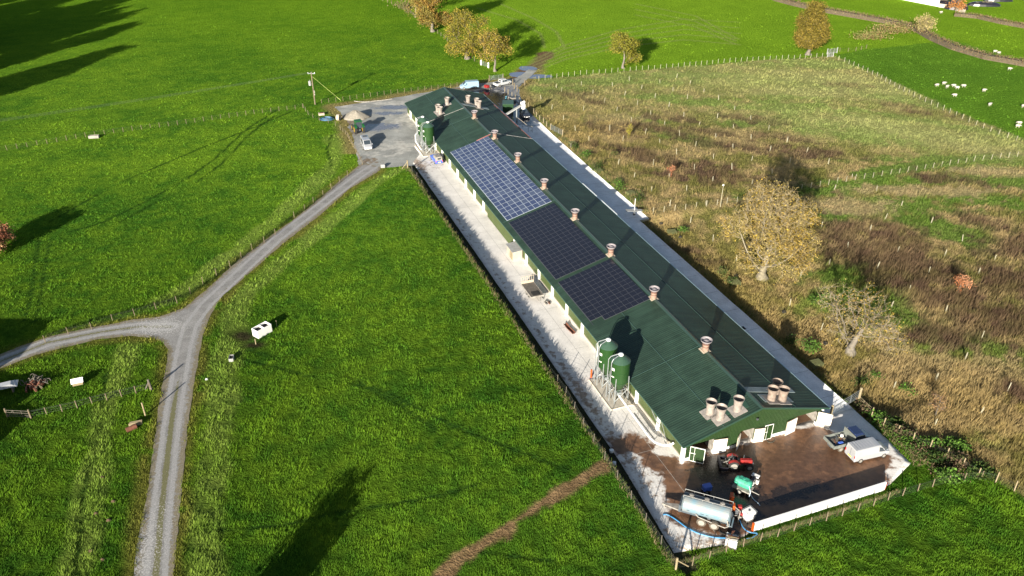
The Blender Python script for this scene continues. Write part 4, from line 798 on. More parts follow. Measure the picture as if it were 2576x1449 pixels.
tree('hedgerow_oak', 'wide oak with visible pale limbs, middle of the hedgerow trees', at(1175, 148), 15.2, 6.6, 3.4, 53, natt=850, lumps=11, r0=.7, bark='bark_pale', ck=dict(twigs=3, tl=1.0, tw=.032, tcol=(.20, .17, .085), leaves=6, ls=.17, lcols=OLV, spread=.55))
tree('hedgerow_oak', 'dense rusty orange oak in the hedgerow at the top edge', at(1088, 80), 15.5, 6.6, 2.8, 59, natt=800, lumps=11, r0=.6, bark='bark_pale', ck=dict(twigs=2, tl=.9, tw=.03, leaves=18, ls=.20, lcols=ORG, spread=.6))
tree('hedgerow_tree', 'bare twiggy tree left of the orange oak at the top edge', at(1046, 44), 11.5, 4.4, 2.2, 61, natt=380, lumps=7, r0=.35, bark='bark_pale', ck=dict(twigs=5, tl=1.0, tw=.03, tcol=(.2, .165, .11), leaves=2, ls=.15, lcols=ORG, spread=.5))
tree('field_oak', 'tall dense olive-gold oak standing by the white gate', at(2033, 138), 15.2, 5.9, 1.9, 67, natt=1100, lumps=14, r0=.6, flat=1.05, bark='bark_pale', ck=dict(twigs=2, tl=.7, tw=.03, leaves=22, ls=.19, lcols=((.12, .10, .018), (.20, .15, .03), (.155, .125, .025)), spread=.55))
tree('sapling', 'small bright orange sapling in the middle of the upper meadow', at(1685, 446), 2.6, 1.1, .7, 71, natt=70, lumps=4, step=.25, r0=.05, ck=dict(twigs=2, tl=.3, tw=.015, leaves=8, ls=.10, lcols=((.40, .20, .11), (.36, .15, .08)), spread=.15))
tree('sapling', 'orange-leaved sapling among the dark stalks near the right edge', at(2412, 737), 3.2, 1.5, .7, 73, natt=90, lumps=5, step=.3, r0=.06, ck=dict(twigs=3, tl=.4, tw=.015, leaves=7, ls=.10, lcols=((.44, .22, .12), (.36, .15, .07)), spread=.18))
tree('sapling', 'yellow-green sapling inside the upper meadow', at(1582, 345), 3.0, 1.1, .7, 79, natt=70, lumps=4, step=.3, r0=.05, ck=dict(twigs=2, tl=.3, tw=.02, leaves=9, ls=.12, lcols=((.30, .27, .05), (.25, .22, .04)), spread=.2))
tree('sapling', 'bare twiggy sapling behind the fence at the lower right', at(2352, 1045), 3.6, 1.5, .8, 83, natt=80, lumps=5, step=.3, r0=.06, ck=dict(twigs=6, tl=.6, tw=.014, tcol=(.2, .13, .09), leaves=1, ls=.08, lcols=((.35, .22, .1),), spread=.2))
tree('hedge_tree', 'leafless pollard where the two far hedges meet', at(2320, 88), 6.5, 3.2, 1.2, 89, natt=160, lumps=6, step=.5, r0=.35, bark='bark_pale', ck=dict(twigs=5, tl=.9, tw=.035, tcol=(.22, .185, .12), leaves=3, ls=.2, lcols=((.33, .28, .12),), spread=.5))
tree('hedge_tree', 'pale bare tree in front of the tyre-covered silage heaps', at(2404, 28), 7.5, 3.4, 1.5, 97, natt=160, lumps=6, step=.5, r0=.35, bark='bark_pale', ck=dict(twigs=5, tl=1.0, tw=.04, tcol=(.24, .17, .10), leaves=3, ls=.2, lcols=((.45, .2, .06),), spread=.5))
tree('garden_tree', 'round reddish-brown shrub tree at the left edge', at(-12, 632), 4.1, 4.4, .6, 101, natt=520, lumps=8, step=.4, r0=.2, ck=dict(twigs=4, tl=.5, tw=.02, tcol=(.25, .15, .1), leaves=10, ls=.12, lcols=((.22, .08, .05), (.34, .14, .08), (.40, .25, .13)), spread=.3))
def shadow_tree(label, x, y, H_, R_, seed, **kw):
    c = dict(twigs=2, tl=1.0, tw=.04, leaves=16, ls=.26, lcols=OLV, spread=.6); c.update(kw.pop('ck', {}))
    return tree('boundary_tree', label, (x, y, hz1(x, y)), H_, R_, 2.5, seed, ck=c, natt=kw.pop('natt', 600), step=.7, r0=.5, **kw)
shadow_tree('narrow leafy tree below the frame whose shadow crosses the paddock', -29.5, 35.5, 10.4, 3.4, 103, natt=420, flat=1.3, taper=.7)
for k, (tx, ty, hh, rr, lb) in enumerate([(352, 106, 22, 9.5, 'slim tall tree throwing the lowest long shadow on the left field'), (250, 138, 17, 8, 'shorter tree beside the slim one at the field boundary'), (366, 50, 23, 8, 'tall tree throwing the middle long shadow on the left field'), (345, 18, 24, 13, 'broad tree throwing the upper left shadow'),
  (300, 34, 24, 12, 'leafy boundary tree between the two broad ones'), (330, -8, 26, 13, 'broad tree behind the top left shadow'), (250, 8, 24, 13, 'huge spreading tree darkening the top left corner'), (270, -30, 26, 14, 'largest boundary tree beyond the top left corner'), (180, 30, 23, 13, 'dark tree near the upper left frame edge'), (150, -10, 24, 14, 'spreading boundary tree at the upper left edge'), (200, -45, 26, 12, 'rearmost tree of the boundary belt'), (90, 40, 22, 13, 'outermost tree of the boundary belt')]):
    g0 = gp(tx, ty); L_ = hh / math.tan(SUN_EL) * .97; b = g0 - np.array([sin(SUN_AZ), cos(SUN_AZ)]) * L_
    shadow_tree(lb, b[0], b[1], hh, rr, 107 + k, natt=480, flat=1.15, taper=.75 if k == 0 else .4, lumps=13, ck=dict(ls=.34, leaves=18))
def shrub(name, label, pt, rx, ry, h_, n, cols, seed, ls=.13, cat='shrub', group=None, twig=(.25, .19, .12)):
    rg = np.random.default_rng(seed); t = None; m = max(3, n // 60); cs = rg.uniform(-1, 1, (m, 3)) * np.array([rx * .65, ry * .65, h_ * .3]) + np.array([0, 0, h_ * .5]); q = cs[rg.integers(m, size=n)] + rg.normal(0, 1, (n, 3)) * np.array([rx * .38, ry * .38, h_ * .26]); q[:, 2] = np.abs(q[:, 2]) + .02
    a = rg.normal(0, 1, (n, 3)); a /= np.linalg.norm(a, axis=1)[:, None]; b = np.cross(a, rg.normal(0, 1, (n, 3))); b /= np.linalg.norm(b, axis=1)[:, None]; s_ = (ls * rg.uniform(.6, 1.3, n))[:, None]
    V = np.stack([q - a * s_, q - b * s_ * .7, q + a * s_, q + b * s_ * .7], 1).reshape(-1, 3); lc = np.array(cols); C = np.repeat(lc[rg.integers(len(lc), size=n)] * rg.uniform(.7, 1.25, (n, 1)), 4, 0)
    k = max(8, n // 12); ax = rg.normal(0, 1, (k, 2)) * np.array([rx, ry]) * .35; bx = ax * 1.6; zz = h_ * rg.uniform(.6, 1.15, k)
    TV = np.stack([np.c_[ax - .015, np.zeros(k)], np.c_[ax + .015, np.zeros(k)], np.c_[bx + .008, zz], np.c_[bx - .008, zz]], 1).reshape(-1, 3); V = np.vstack([V, TV]); C = np.vstack([C, np.tile(np.array(twig), (len(TV), 1))])
    o = npmesh(name, V, np.arange(len(V)).reshape(-1, 4), 'leaf', C); o.location = pt; return tag(o, label, cat, group)
GL = ((.06, .13, .02), (.10, .20, .03), (.05, .09, .02)); DK = ((.03, .06, .015), (.06, .09, .02))
for x, y, rx, ry, h_, n, lb, cl_ in [(2035, 880, 1.3, 1.1, 1.3, 700, 'green leafy bush beside the slatted pallet near the shed corner', GL), (1990, 868, .9, .9, 1.5, 420, 'dark bush just left of the leafy one behind the apron', DK), (1716, 585, .8, .8, .9, 260, 'small bright green bush at the apron edge below the big oak', GL), (1810, 690, 1.0, 1.0, 1.1, 350, 'brown and green bush at the apron edge under the oak', ((.12, .12, .04), (.07, .11, .03))), (1842, 713, .9, .9, 1.0, 320, 'dark green bush by the stacked pallets', DK),
    (2165, 970, 1.2, .9, .9, 350, 'low dark bush where the yard gate meets the meadow', DK), (2205, 955, .8, .7, .8, 240, 'small green bush right of the yard gate in the meadow', GL), (2280, 985, 1.0, .8, .7, 260, 'bright green clump in the brown meadow near the fence', GL), (2055, 760, 1.2, 1.0, .9, 350, 'green bramble clump between the two big oaks', GL),
    (1545, 395, 1.0, 1.6, 1.0, 300, 'brown bush near the pallets beyond the long apron', ((.15, .12, .05), (.08, .11, .03))), (1478, 392, 1.2, 1.8, 1.0, 380, 'green weeds beside the first pallet heap beyond the apron', GL), (1500, 425, 1.0, 2.2, 1.1, 380, 'dark brambles at the apron edge above the pallet heap', DK), (1560, 470, 1.1, 2.4, 1.1, 420, 'tall weeds by the second pallet heap', GL), (1610, 500, 1.2, 1.6, 1.2, 420, 'dark bush at the corner of the widened apron', DK), (1445, 372, .9, 1.4, .9, 260, 'low bush beside the far bench', DK),
    (2265, 1110, 1.2, 2.0, .8, 420, 'green brambles on the bank right of the silver van', GL), (2320, 1150, 1.6, 1.6, .9, 420, 'brown and green brambles below the right fence', ((.12, .08, .05), (.07, .11, .03))), (2390, 1190, 1.8, 1.2, .8, 380, 'brown bramble patch where the two fences converge', ((.14, .09, .06), (.10, .08, .04))), (2240, 1085, 1.0, 1.2, .8, 300, 'dark bush beside the flatbed truck', DK),
    (2245, 82, 7, 2.5, 3.2, 1500, 'wide tangled brown thicket beside the far hedge', ((.20, .14, .06), (.26, .20, .10), (.16, .18, .05))), (2188, 98, 5, 2.0, 2.4, 900, 'lower end of the tangled thicket by the white gate', ((.22, .15, .07), (.18, .19, .06))), (1020, 22, 4, 2, 3, 500, 'grey-brown hedge bush at the top edge', ((.2, .15, .09), (.14, .13, .05)))]:
    shrub('shrub', lb, at(x, y), rx, ry, h_, n, cl_, int(x + y), ls=.22 if y < 150 else .12)
rg_ = np.random.default_rng(12)
for k, (u, v) in enumerate([(-1.5, 27.2), (-3.5, 27.6), (-5.2, 27.3), (-7.4, 28.6), (-9.6, 27.6), (-11, 29.5), (-12.4, 26.5), (-13, 31), (1.2, 27.0), (-9, 31.5)]):
    q = uvp(u, v); shrub('bramble', 'dark bramble clump on the bank between the yard and the right-hand fence', (q[0], q[1], hz1(*q)), rg_.uniform(.9, 1.4), rg_.uniform(.8, 1.2), rg_.uniform(.6, 1.0), 900, [GL, DK, ((.11, .08, .05), (.07, .08, .03))][k % 3], 900 + k, ls=.17, group='brambles on the yard bank')
# clipped hedges at the far right
def hedge(label, pts, w_, h_, seed):
    rg = np.random.default_rng(seed); P = GP(pts); L_ = np.hypot(*np.diff(P, axis=0).T); n = int(L_.sum() * 60); s_ = rg.random(n) * L_.sum(); cs = np.r_[0, np.cumsum(L_)]; k = np.searchsorted(cs, s_) - 1; k = np.clip(k, 0, len(L_) - 1); f = ((s_ - cs[k]) / L_[k])[:, None]
    c = P[k] * (1 - f) + P[k + 1] * f; d = (P[k + 1] - P[k]) / L_[k][:, None]; nn = np.stack([-d[:, 1], d[:, 0]], 1); o_ = rg.uniform(-1, 1, n); z = rg.random(n) ** .7 * h_
    q = np.c_[c + nn * (o_ * w_ / 2)[:, None], z]; a = rg.normal(0, 1, (n, 3)) * np.array([.5, .5, 1.2]); a /= np.linalg.norm(a, axis=1)[:, None]; b = np.cross(a, rg.normal(0, 1, (n, 3))); b /= np.linalg.norm(b, axis=1)[:, None]; s2 = (.24 * rg.uniform(.6, 1.4, n))[:, None]
    V = np.stack([q - a * s2, q - b * s2 * .35, q + a * s2, q + b * s2 * .35], 1).reshape(-1, 3); lc = np.array([(.17, .12, .07), (.13, .085, .05), (.23, .18, .10), (.10, .10, .04)]); C = np.repeat(lc[rg.integers(4, size=n)] * rg.uniform(.7, 1.2, (n, 1)), 4, 0)
    t = thing('hedge', label, 'hedge', (0, 0, 0)); npmesh('twigs', V, np.arange(len(V)).reshape(-1, 4), 'leaf', C, parent=t)
    r = MB(); rings = []
    for i in range(len(P)):
        dd = P[min(i + 1, len(P) - 1)] - P[max(i - 1, 0)]; dd /= np.hypot(*dd); m = np.array([-dd[1], dd[0]]) * w_ / 2 * .8; rings.append([(*(P[i] - m), 0), (*(P[i] + m), 0), (*(P[i] + m * .75), h_ * .66), (*(P[i] - m * .75), h_ * .66)])
    mk('hedge_core', (.10, .08, .05), rough=1, noise=.4); r.hull(rings).build('core', 'hedge_core', t)
hedge('long clipped brown hedge curving from the top edge to the right edge', [(1905,-18),(1955,2),(2000,14),(2060,28),(2130,40),(2230,58),(2300,74),(2345,100),(2400,124),(2480,148),(2576,165),(2720,190)], 3.2, 1.9, 5)
hedge('clipped brown hedge below the silage heaps in the top right corner', [(2400,40),(2460,46),(2520,60),(2576,70),(2700,100)], 2.4, 1.6, 6)
# ---------------------------------------------------------------- fences and gates
def fence(label, pts, n, h=1.15, mat_='wood_post', r=.055, wires=(.15, .4, .65, .9, 1.05), name='stock_fence', wire_r=.007, group=None, jig=.04, skip=()):
    P = ats(pts); L_ = np.hypot(*np.diff(P, axis=0).T); cs = np.r_[0, np.cumsum(L_)]; q0 = P[0]
    t = thing(name, label, 'fence', (q0[0], q0[1], 0), 0, group); Q = []
    base = None
    for i in range(n):
        s_ = cs[-1] * i / (n - 1); k = min(np.searchsorted(cs, s_, side='right') - 1, len(L_) - 1); q = P[k] + (P[k + 1] - P[k]) * (s_ - cs[k]) / L_[k]; z = hz1(*q); Q.append((q[0] - q0[0], q[1] - q0[1], z))
        if base is None: m_ = MB(); m_.lathe([(r, -.1), (r, h - .03), (r * .5, h)], 7); base = m_.build('post', mat_, t, loc=Q[-1]); o = base
        elif i not in skip: o = base.copy(); COL.objects.link(o); o.parent = t; o.location = Q[-1]
        o.rotation_euler = (random.uniform(-jig, jig), random.uniform(-jig, jig), random.uniform(0, 6)); o.scale = (1, 1, random.uniform(.92, 1.08))
    m_ = MB()
    for w_ in wires:
        for a, b in zip(Q[:-1], Q[1:]): m_.tube([(a[0], a[1], a[2] + w_), (b[0], b[1], b[2] + w_)], wire_r, 3, cap=False)
    if wires: m_.build('wire', 'wire', t)
    return t
def Z(x0, y0, s_, pts): return [((x0 + a / s_) / 1.4907, (y0 + b / s_) / 1.4907) for a, b in pts]
fence('post and wire fence crossing the left fields toward the power pole', [(-60, 392), (0, 381), (76, 368.7), (255, 339), (451, 314), (647, 286), (742, 275), (762, 271)], 37)
fence('short post and wire fence along the north edge of the gravel yard', Z(1100, 230, 2.542, [(270, 400), (345, 393), (490, 375), (765, 335), (1035, 300), (1345, 268), (1540, 240), (1680, 230), (1860, 200)]), 26)
fence('leaning post and rail fence around the power pole corner', Z(1100, 230, 2.542, [(97, 445), (125, 490), (155, 525), (250, 570), (335, 590), (395, 610), (450, 650)]), 8, wires=(.3, .6, .9))
fence('post and wire fence on the west side of the gravel yard', Z(1100, 230, 2.542, [(450, 655), (510, 705), (560, 795), (606, 875), (640, 945), (660, 985)]), 15)
fence('post and wire fence along the upper side of the farm track', [(693, 592), (663, 612), (637, 628), (579, 672), (518, 709), (450, 762), (405, 775), (350, 792), (287, 806), (237, 828), (170, 842), (115, 862)], 15, h=1.25)
fence('straggling fence line beside the track near the yard entrance', Z(1100, 230, 2.542, [(518, 1095), (442, 1155), (355, 1225), (278, 1290), (193, 1348), (108, 1420), (10, 1490)]), 7, h=1.25)
fence('fence on top of the dark bank beside the pale concrete', [(1026, 424), (1106, 530), (1202, 673), (1275, 780), (1342, 880), (1408, 980), (1470, 1075), (1533, 1176), (1600, 1275), (1660, 1365), (1700, 1430)], 36, h=1.25, mat_='wood_grey', r=.04)
fence('post and wire fence below the concrete yard and white wall', [(1702, 1430)] + Z(2400, 1300, 1.6846, [(340, 1378), (440, 1338), (540, 1300), (650, 1265), (740, 1235), (855, 1205), (955, 1172), (1050, 1135), (1145, 1110), (1240, 1080), (1340, 1050), (1435, 1020), (1525, 990), (1610, 955), (1700, 930)]) + Z(3100, 1300, 1.685, [(705, 875), (820, 850), (975, 835)]), 20, h=1.25)
fence('pale post and wire fence climbing away right of the yard gate', Z(3100, 1300, 1.685, [(275, 465), (392, 528), (508, 592), (635, 645), (768, 712), (905, 792), (960, 835), (1047, 850), (1195, 918), (1300, 975)]), 11, h=1.45, mat_='wood_fresh', r=.07)
fence('fence between the two meadows passing behind the big oak', Z(2400, 700, 2.415, [(118, 243), (215, 230), (318, 218), (405, 208), (508, 193), (605, 182), (708, 168), (808, 150), (905, 138), (1008, 118), (1105, 85)]) + [(1990, 482), (2060, 470), (2110, 460), (2200, 446), (2320, 427), (2450, 406), (2580, 392)], 42, h=1.25, r=.055, mat_='guard_pale')
fence('long fence between the upper meadow and the far pasture', Z(1900, 200, 2.07, [(250, 212), (310, 205), (432, 185), (600, 165), (775, 152), (1000, 135), (1300, 112), (1650, 78), (2000, 52), (2235, 45)]) + [(2020, 147), (2082, 143)], 50, h=1.3, r=.06, mat_='guard_pale')
fence('fence running down beside the sheep pasture to the right edge', Z(2900, 0, 2.415, [(590, 545), (640, 560), (780, 625), (928, 692), (1078, 775), (1240, 860), (1410, 940), (1590, 1022), (1780, 1110), (1990, 1200), (2225, 1285), (2420, 1370)]), 35, h=1.3, r=.06, mat_='guard_pale')
fence('fence beside the far end of the long apron and parked dark car', Z(1820, 250, 3.916, [(285, 372), (320, 400), (420, 468), (472, 515), (525, 540), (628, 605), (738, 730), (792, 785), (848, 832), (905, 888), (955, 935)]), 14, h=1.4, mat_='wood_fresh', r=.08)
fence('fence running along the hedgerow trees to the top edge', Z(1400, 0, 2.576, [(0, -20), (155, 30), (330, 110), (450, 185), (570, 290), (630, 330), (700, 385), (780, 460), (855, 520), (945, 575), (1030, 620)]), 30, h=1.3, r=.08)
fence('leaning fence in the rough grass of the lower left corner', Z(0, 1350, 3.623, [(430, 785), (670, 735), (893, 690), (1120, 637), (1290, 583), (1645, 500), (1805, 460), (2045, 412)]), 9, h=1.15, r=.07, wires=(.3, .6, .9, 1.05), wire_r=.012)
fence('thin fence beyond the white gate beside the tangled thicket', Z(2900, 0, 2.415, [(600, 470), (680, 468), (760, 462), (840, 440)]), 5, h=1.2, r=.07)
def gate(label, a, b, h=1.2, bars=6, mat_='galv', posts='wood_post', pr=.11, name='field_gate', br=.025):
    A, B = at(*a), at(*b); d = B - A; L_ = d.length; t = thing(name, label, 'gate', A, atan2(d.y, d.x)); m_ = MB()
    for k in range(bars): z = .18 + (h - .2) * (k / (bars - 1)) ** 1.15; m_.tube([(.12, 0, z), (L_ - .12, 0, z)], br, 6)
    m_.build('bars', mat_, t); m_ = MB()
    for x in (.12, L_ / 3, L_ * 2 / 3, L_ - .12): m_.tube([(x, 0, .15), (x, 0, h + .02)], br, 6)
    m_.tube([(.12, 0, .18), (L_ / 3, 0, h)], br * .8, 5); m_.build('uprights', mat_, t)
    for x in (0, L_): m_ = MB(); m_.lathe([(pr, -.1), (pr, h + .22), (pr * .6, h + .26)], 9); m_.build('post', posts, t, loc=(x, 0, 0))
    return t
gate('galvanised gate beside the white pickup at the far field corner', *Z(1820, 250, 3.916, [(60, 210), (262, 185)]), h=1.35)
gate('pale gate with stout white posts among the hedgerow trees', *Z(1400, 0, 2.576, [(1042, 628), (1112, 655)]), h=1.3, posts='white_paint', pr=.22)
gate('white gate at the meadow corner under the tall olive oak', *Z(2900, 0, 2.415, [(485, 492), (575, 480)]), h=1.5, mat_='board_grey', posts='board_grey', pr=.11, br=.035)
gate('small white wicket in front of the meadow corner gate', *Z(2900, 0, 2.415, [(488, 520), (540, 515)]), h=1.3, mat_='board_grey', posts='board_grey', pr=.10, br=.035)
gate('galvanised gate hanging open on the meadow beside the long apron', *Z(1820, 250, 3.916, [(960, 930), (1135, 1020)]), h=1.35, posts='wood_fresh')
gate('galvanised yard gate across the end of the long apron', (2089, 1046), (2156, 1016), h=1.4, bars=5, posts='wood_fresh', pr=.16)
gate('rail and mesh panel beside the yard gate post', (2158, 1018), (2192, 1047), h=1.3, bars=5, mat_='wood_fresh', posts='wood_fresh', pr=.06)
gate('bleached timber gate in shadow at the left edge', *Z(0, 1350, 3.623, [(105, 775), (425, 790)]), h=1.1, bars=4, mat_='wood_grey', br=.03)
def post(name, label, cat, pt, h, r, mat_='wood_post', tilt=(0, 0), group=None, brace=None):
    m_ = MB(); m_.lathe([(r, -.1), (r, h - .04), (r * .6, h)], 9)
    if brace: m_.tube([(0, 0, h * .8), (brace[0], brace[1], 0)], r * .6, 6)
    o = m_.build(name, mat_, loc=pt); o.rotation_euler = (tilt[0], tilt[1], 0); return tag(o, label, cat, group)
post('gate_post', 'dark braced gatepost beside the track, upper of two', 'post', at(382, 981), 1.7, .14, 'wood_grey', (0, -.08), brace=(-.9, .2))
post('gate_post', 'fresh pale gatepost beside the track above the log pile', 'post', at(366, 1045), 2.0, .10, 'wood_fresh')
post('corner_post', 'braced corner post of the paddock below the concrete yard', 'post', at(1700, 1432), 1.6, .11, 'wood_fresh', brace=(1.3, .35))
post('corner_post', 'corner post of the paddock beside the far end of the bank', 'post', at(1026, 424), 1.8, .12, 'wood_fresh', brace=(-1.2, -.2))
post('marker_post', 'thin pale stick right of the white water tank', 'stick', at(697, 822), 1.1, .04, 'wood_fresh')
post('marker_post', 'short stump post in the hollow below the white water tank', 'post', at(644, 866), .9, .07, 'wood_fresh')
for (x, y), lb in zip(Z(2900, 1300, 1.685, []), []): pass
for k, ((x, y), lb) in enumerate(zip([(1294, 225), (1301, 230), (1290, 214), (1320, 216)], ['weathered gatepost behind the white pickup, left one', 'weathered gatepost behind the white pickup, right one', 'tall pale post between pickup and apron fence', 'braced post where the far meadow fence starts'])): post('gate_post', lb, 'post', at(x, y), 1.7, .14, 'wood_post')
# ---------------------------------------------------------------- tree guards
TG = Z(1900, 200, 2.07, [(386,268),(425,298),(580,248),(268,355),(350,435),(668,312),(822,260),(953,215),(1046,275),(1190,232),(1319,190),(1420,243),(1290,295),(1150,345),(1402,355),(1529,303),(915,328),(759,382),(1013,400),(595,445),(855,448),(1118,478),(1258,415),(1374,490),(1767,438),(1643,362),(1635,505),(966,532),(1227,555),(1495,565),(1895,515),(440,515),(533,600),(639,678),(797,600),(1075,625),(1342,640),(1625,655),(1760,582),(2033,597),(901,680),(1188,705),(1467,722),(1898,662),(1757,742),(1320,785),(2042,760),(1604,818),(1901,835),(867,862),(1137,868),(1457,900),(1747,900),(2199,850),(2060,935),(990,962),(1261,970),(1600,1000),(1903,1015),(1125,1072),(1397,1070),(1268,1185),(2172,685),(1549,1185),(1427,1315)])
TG += Z(2600, 600, 1.6097, [(813,25),(955,110),(850,178),(1106,190),(1257,275),(1156,360),(1433,382),(1623,490),(1515,580),(1068,432),(1233,555),(934,530),(774,405),(820,632),(1110,655),(1422,680),(648,708),(1302,792),(1818,605),(118,490),(258,610),(580,880),(824,835),(770,1028),(1195,890),(1520,920),(1740,1075),(1635,1215),(1460,1335),(1718,690)])
TG += Z(3100, 1300, 1.685, [(870,80),(690,215),(425,262),(970,425),(684,498),(1143,280)]) + Z(2900, 0, 2.415, [(300,1385),(122,1290)])
m_ = MB(); m_.hull([[(.055 * cos(t), .055 * sin(t), z) for t in np.linspace(0, 2 * pi, 9)[:-1]] for z in (0, 1.2)], cap=False); m_.tube([(.1, 0, -.05), (.1, 0, 1.0)], .02, 5); g0 = m_.build('tree_guard', 'guard_pale'); g0.data['n'] = 0
for k, (x, y) in enumerate(TG):
    o = g0 if k == 0 else g0.copy()
    if k: COL.objects.link(o)
    o.location = at(x, y); o.rotation_euler = (random.uniform(-.12, .12), random.uniform(-.10, .16), random.uniform(0, 6)); o.scale = (1.15, 1.15, random.uniform(.85, 1.15)); tag(o, 'pale tubular tree guard around a planted whip in the meadow', 'tree guard', 'tree guards planted across the meadow')
# ---------------------------------------------------------------- poles and wires
pb = at(793, 263); t = thing('power_pole', 'wooden power pole carrying a grey transformer at the gravel yard corner', 'power pole', pb)
m_ = MB(); m_.tube([(0, 0, -.1), (0, 0, 8.1)], [.17, .13], 10); m_.build('pole', 'wood_post', t); m_ = MB(); m_.box(-.9, .9, -.06, .06, 7.75, 7.9); m_.build('crossarm', 'galv', t)
m_ = MB(); m_.lathe([(.34, 4.9), (.36, 5.0), (.36, 5.9), (.30, 6.0)], 14, -.62, -.1); m_.tube([(-.62, -.1, 6.0), (-.62, -.1, 6.3)], .06, 6); m_.box(-.4, 0, -.06, .06, 5.2, 5.3); m_.build('transformer', 'board_grey', t)
for x in (-.8, 0, .8): m_ = MB(); m_.lathe([(.05, 7.9), (.09, 7.98), (.05, 8.05), (.09, 8.1), (.03, 8.16)], 8, x, 0); m_.build('insulator', 'white_paint', t)
m_ = MB(); m_.box(.12, .3, -.1, .1, 3.0, 3.6); m_.box(.12, .28, -.1, .1, 2.4, 2.8); m_.build('fuse_box', 'dirty_white', t)
m_ = MB(); e = at(858, 253) - pb; m_.tube([(0, 0, 7.2), tuple(e)], .025, 5); m_.tube([tuple(e * .85 + Vector((0, 0, 7.2 * .15))), tuple(e * .97 + Vector((0, 0, 7.2 * .03)))], .06, 6); mk('stay_yellow', (.55, .6, .2), rough=.6); m_.build('stay', 'stay_yellow', t)
for k, dy in enumerate((-.8, 0, .8)):
    a = pb + Vector((dy * .3, dy, 8.1)); b = Vector((-250, 103 + dy * 2, 8.6)); pts = [a.lerp(b, f) - Vector((0, 0, 4 * f * (1 - f) * 2.6)) for f in np.linspace(0, 1, 17)]; m_ = MB(); m_.tube(pts, .014, 4); o = m_.build('power_line', 'wire'); tag(o, ['lowest overhead wire running left from the power pole', 'middle overhead wire running left from the power pole', 'highest overhead wire running left from the power pole'][k], 'power line', 'overhead wires over the left field')
def lamp_post(label, pt, h):
    t = thing('lamp_post', label, 'lamp post', pt); m_ = MB(); m_.tube([(0, 0, 0), (0, 0, h)], [.07, .05], 8); m_.build('pole', 'guard_pale', t); m_ = MB(); m_.lathe([(.05, h - .05), (.17, h), (.17, h + .2), (.05, h + .26)], 10); m_.build('lamp_head', 'white_paint', t)
lamp_post('tall slim pole with a white head beside the meadow dividing fence', at(1812, 520), 4.3)
t = thing('lamp_post', 'white pole with a cross plate at the widened apron corner', 'lamp post', at(1595, 541)); m_ = MB(); m_.tube([(0, 0, 0), (0, 0, 3.3)], .05, 7); m_.build('pole', 'white_paint', t); m_ = MB(); m_.box(-1.6, 1.4, -.5, .4, .95, 1.0); m_.build('plate', 'board_grey', t); m_ = MB(); m_.box(-.2, .2, -.2, .2, 0, .8); m_.build('base', 'steel_dark', t)
# ---------------------------------------------------------------- vehicles
class Body:
    """a car body lofted through stations (x, half width, sill, belt, roof, half width of roof)"""
    def __init__(s, st): s.st = st
    def at(s, x):
        xs = [q[0] for q in s.st]; return [float(np.interp(x, xs, [q[k] for q in s.st])) for k in range(1, 6)]
    def ring(s, x, w_, z0, zb, zt, wt): m = (zb + zt) / 2; return [(x, -w_ * .93, z0), (x, -w_, z0 + .12), (x, -w_, zb - .05), (x, -w_ * .985, zb), (x, -wt, zt - .07), (x, -wt * .88, zt), (x, wt * .88, zt), (x, wt, zt - .07), (x, w_ * .985, zb), (x, w_, zb - .05), (x, w_, z0 + .12), (x, w_ * .93, z0)]
    def mesh(s, m_): m_.hull([s.ring(*q) for q in s.st])
    def side(s, m_, xs0, xs1, f0=.08, f1=.85, out=.012):
        """window on both sides; xs0 bottom front/rear, xs1 top front/rear"""
        for sg in (-1, 1):
            pts = []
            for x, f in ((xs0[0], f0), (xs0[1], f0), (xs1[1], f1), (xs1[0], f1)):
                w_, z0, zb, zt, wt = s.at(x); pts.append((x, sg * (w_ * .985 + (wt - w_ * .985) * f + out), zb + (zt - .07 - zb) * f))
            m_.add(pts, [(0, 1, 2, 3)] if sg > 0 else [(3, 2, 1, 0)])
    def screen(s, m_, xa, xb, wf=.84, out=.014):
        pts = []
        for x in (xa, xb):
            w_, z0, zb, zt, wt = s.at(x)
            pts += [(x, -wt * wf, zt + out), (x, wt * wf, zt + out)]
        sx = 1 if s.at(xb)[3] < s.at(xa)[3] else -1
        pts = [(x + .01 * (1 if xb > xa else -1), y, z) for x, y, z in pts]; m_.add(pts, [(0, 2, 3, 1)])
def wheels(t, xs, w_, r, tw=.2, tm='rubber'):
    for x in xs:
        for sg in (-1, 1):
            m_ = MB(); m_.wheel(x, sg * (w_ - tw * .45), r, tw); o = m_.build('wheel', tm, t); m_ = MB(); m_.rimd(x, sg * (w_ - tw * .45), r, tw); m_.build('rim', 'rim', o)
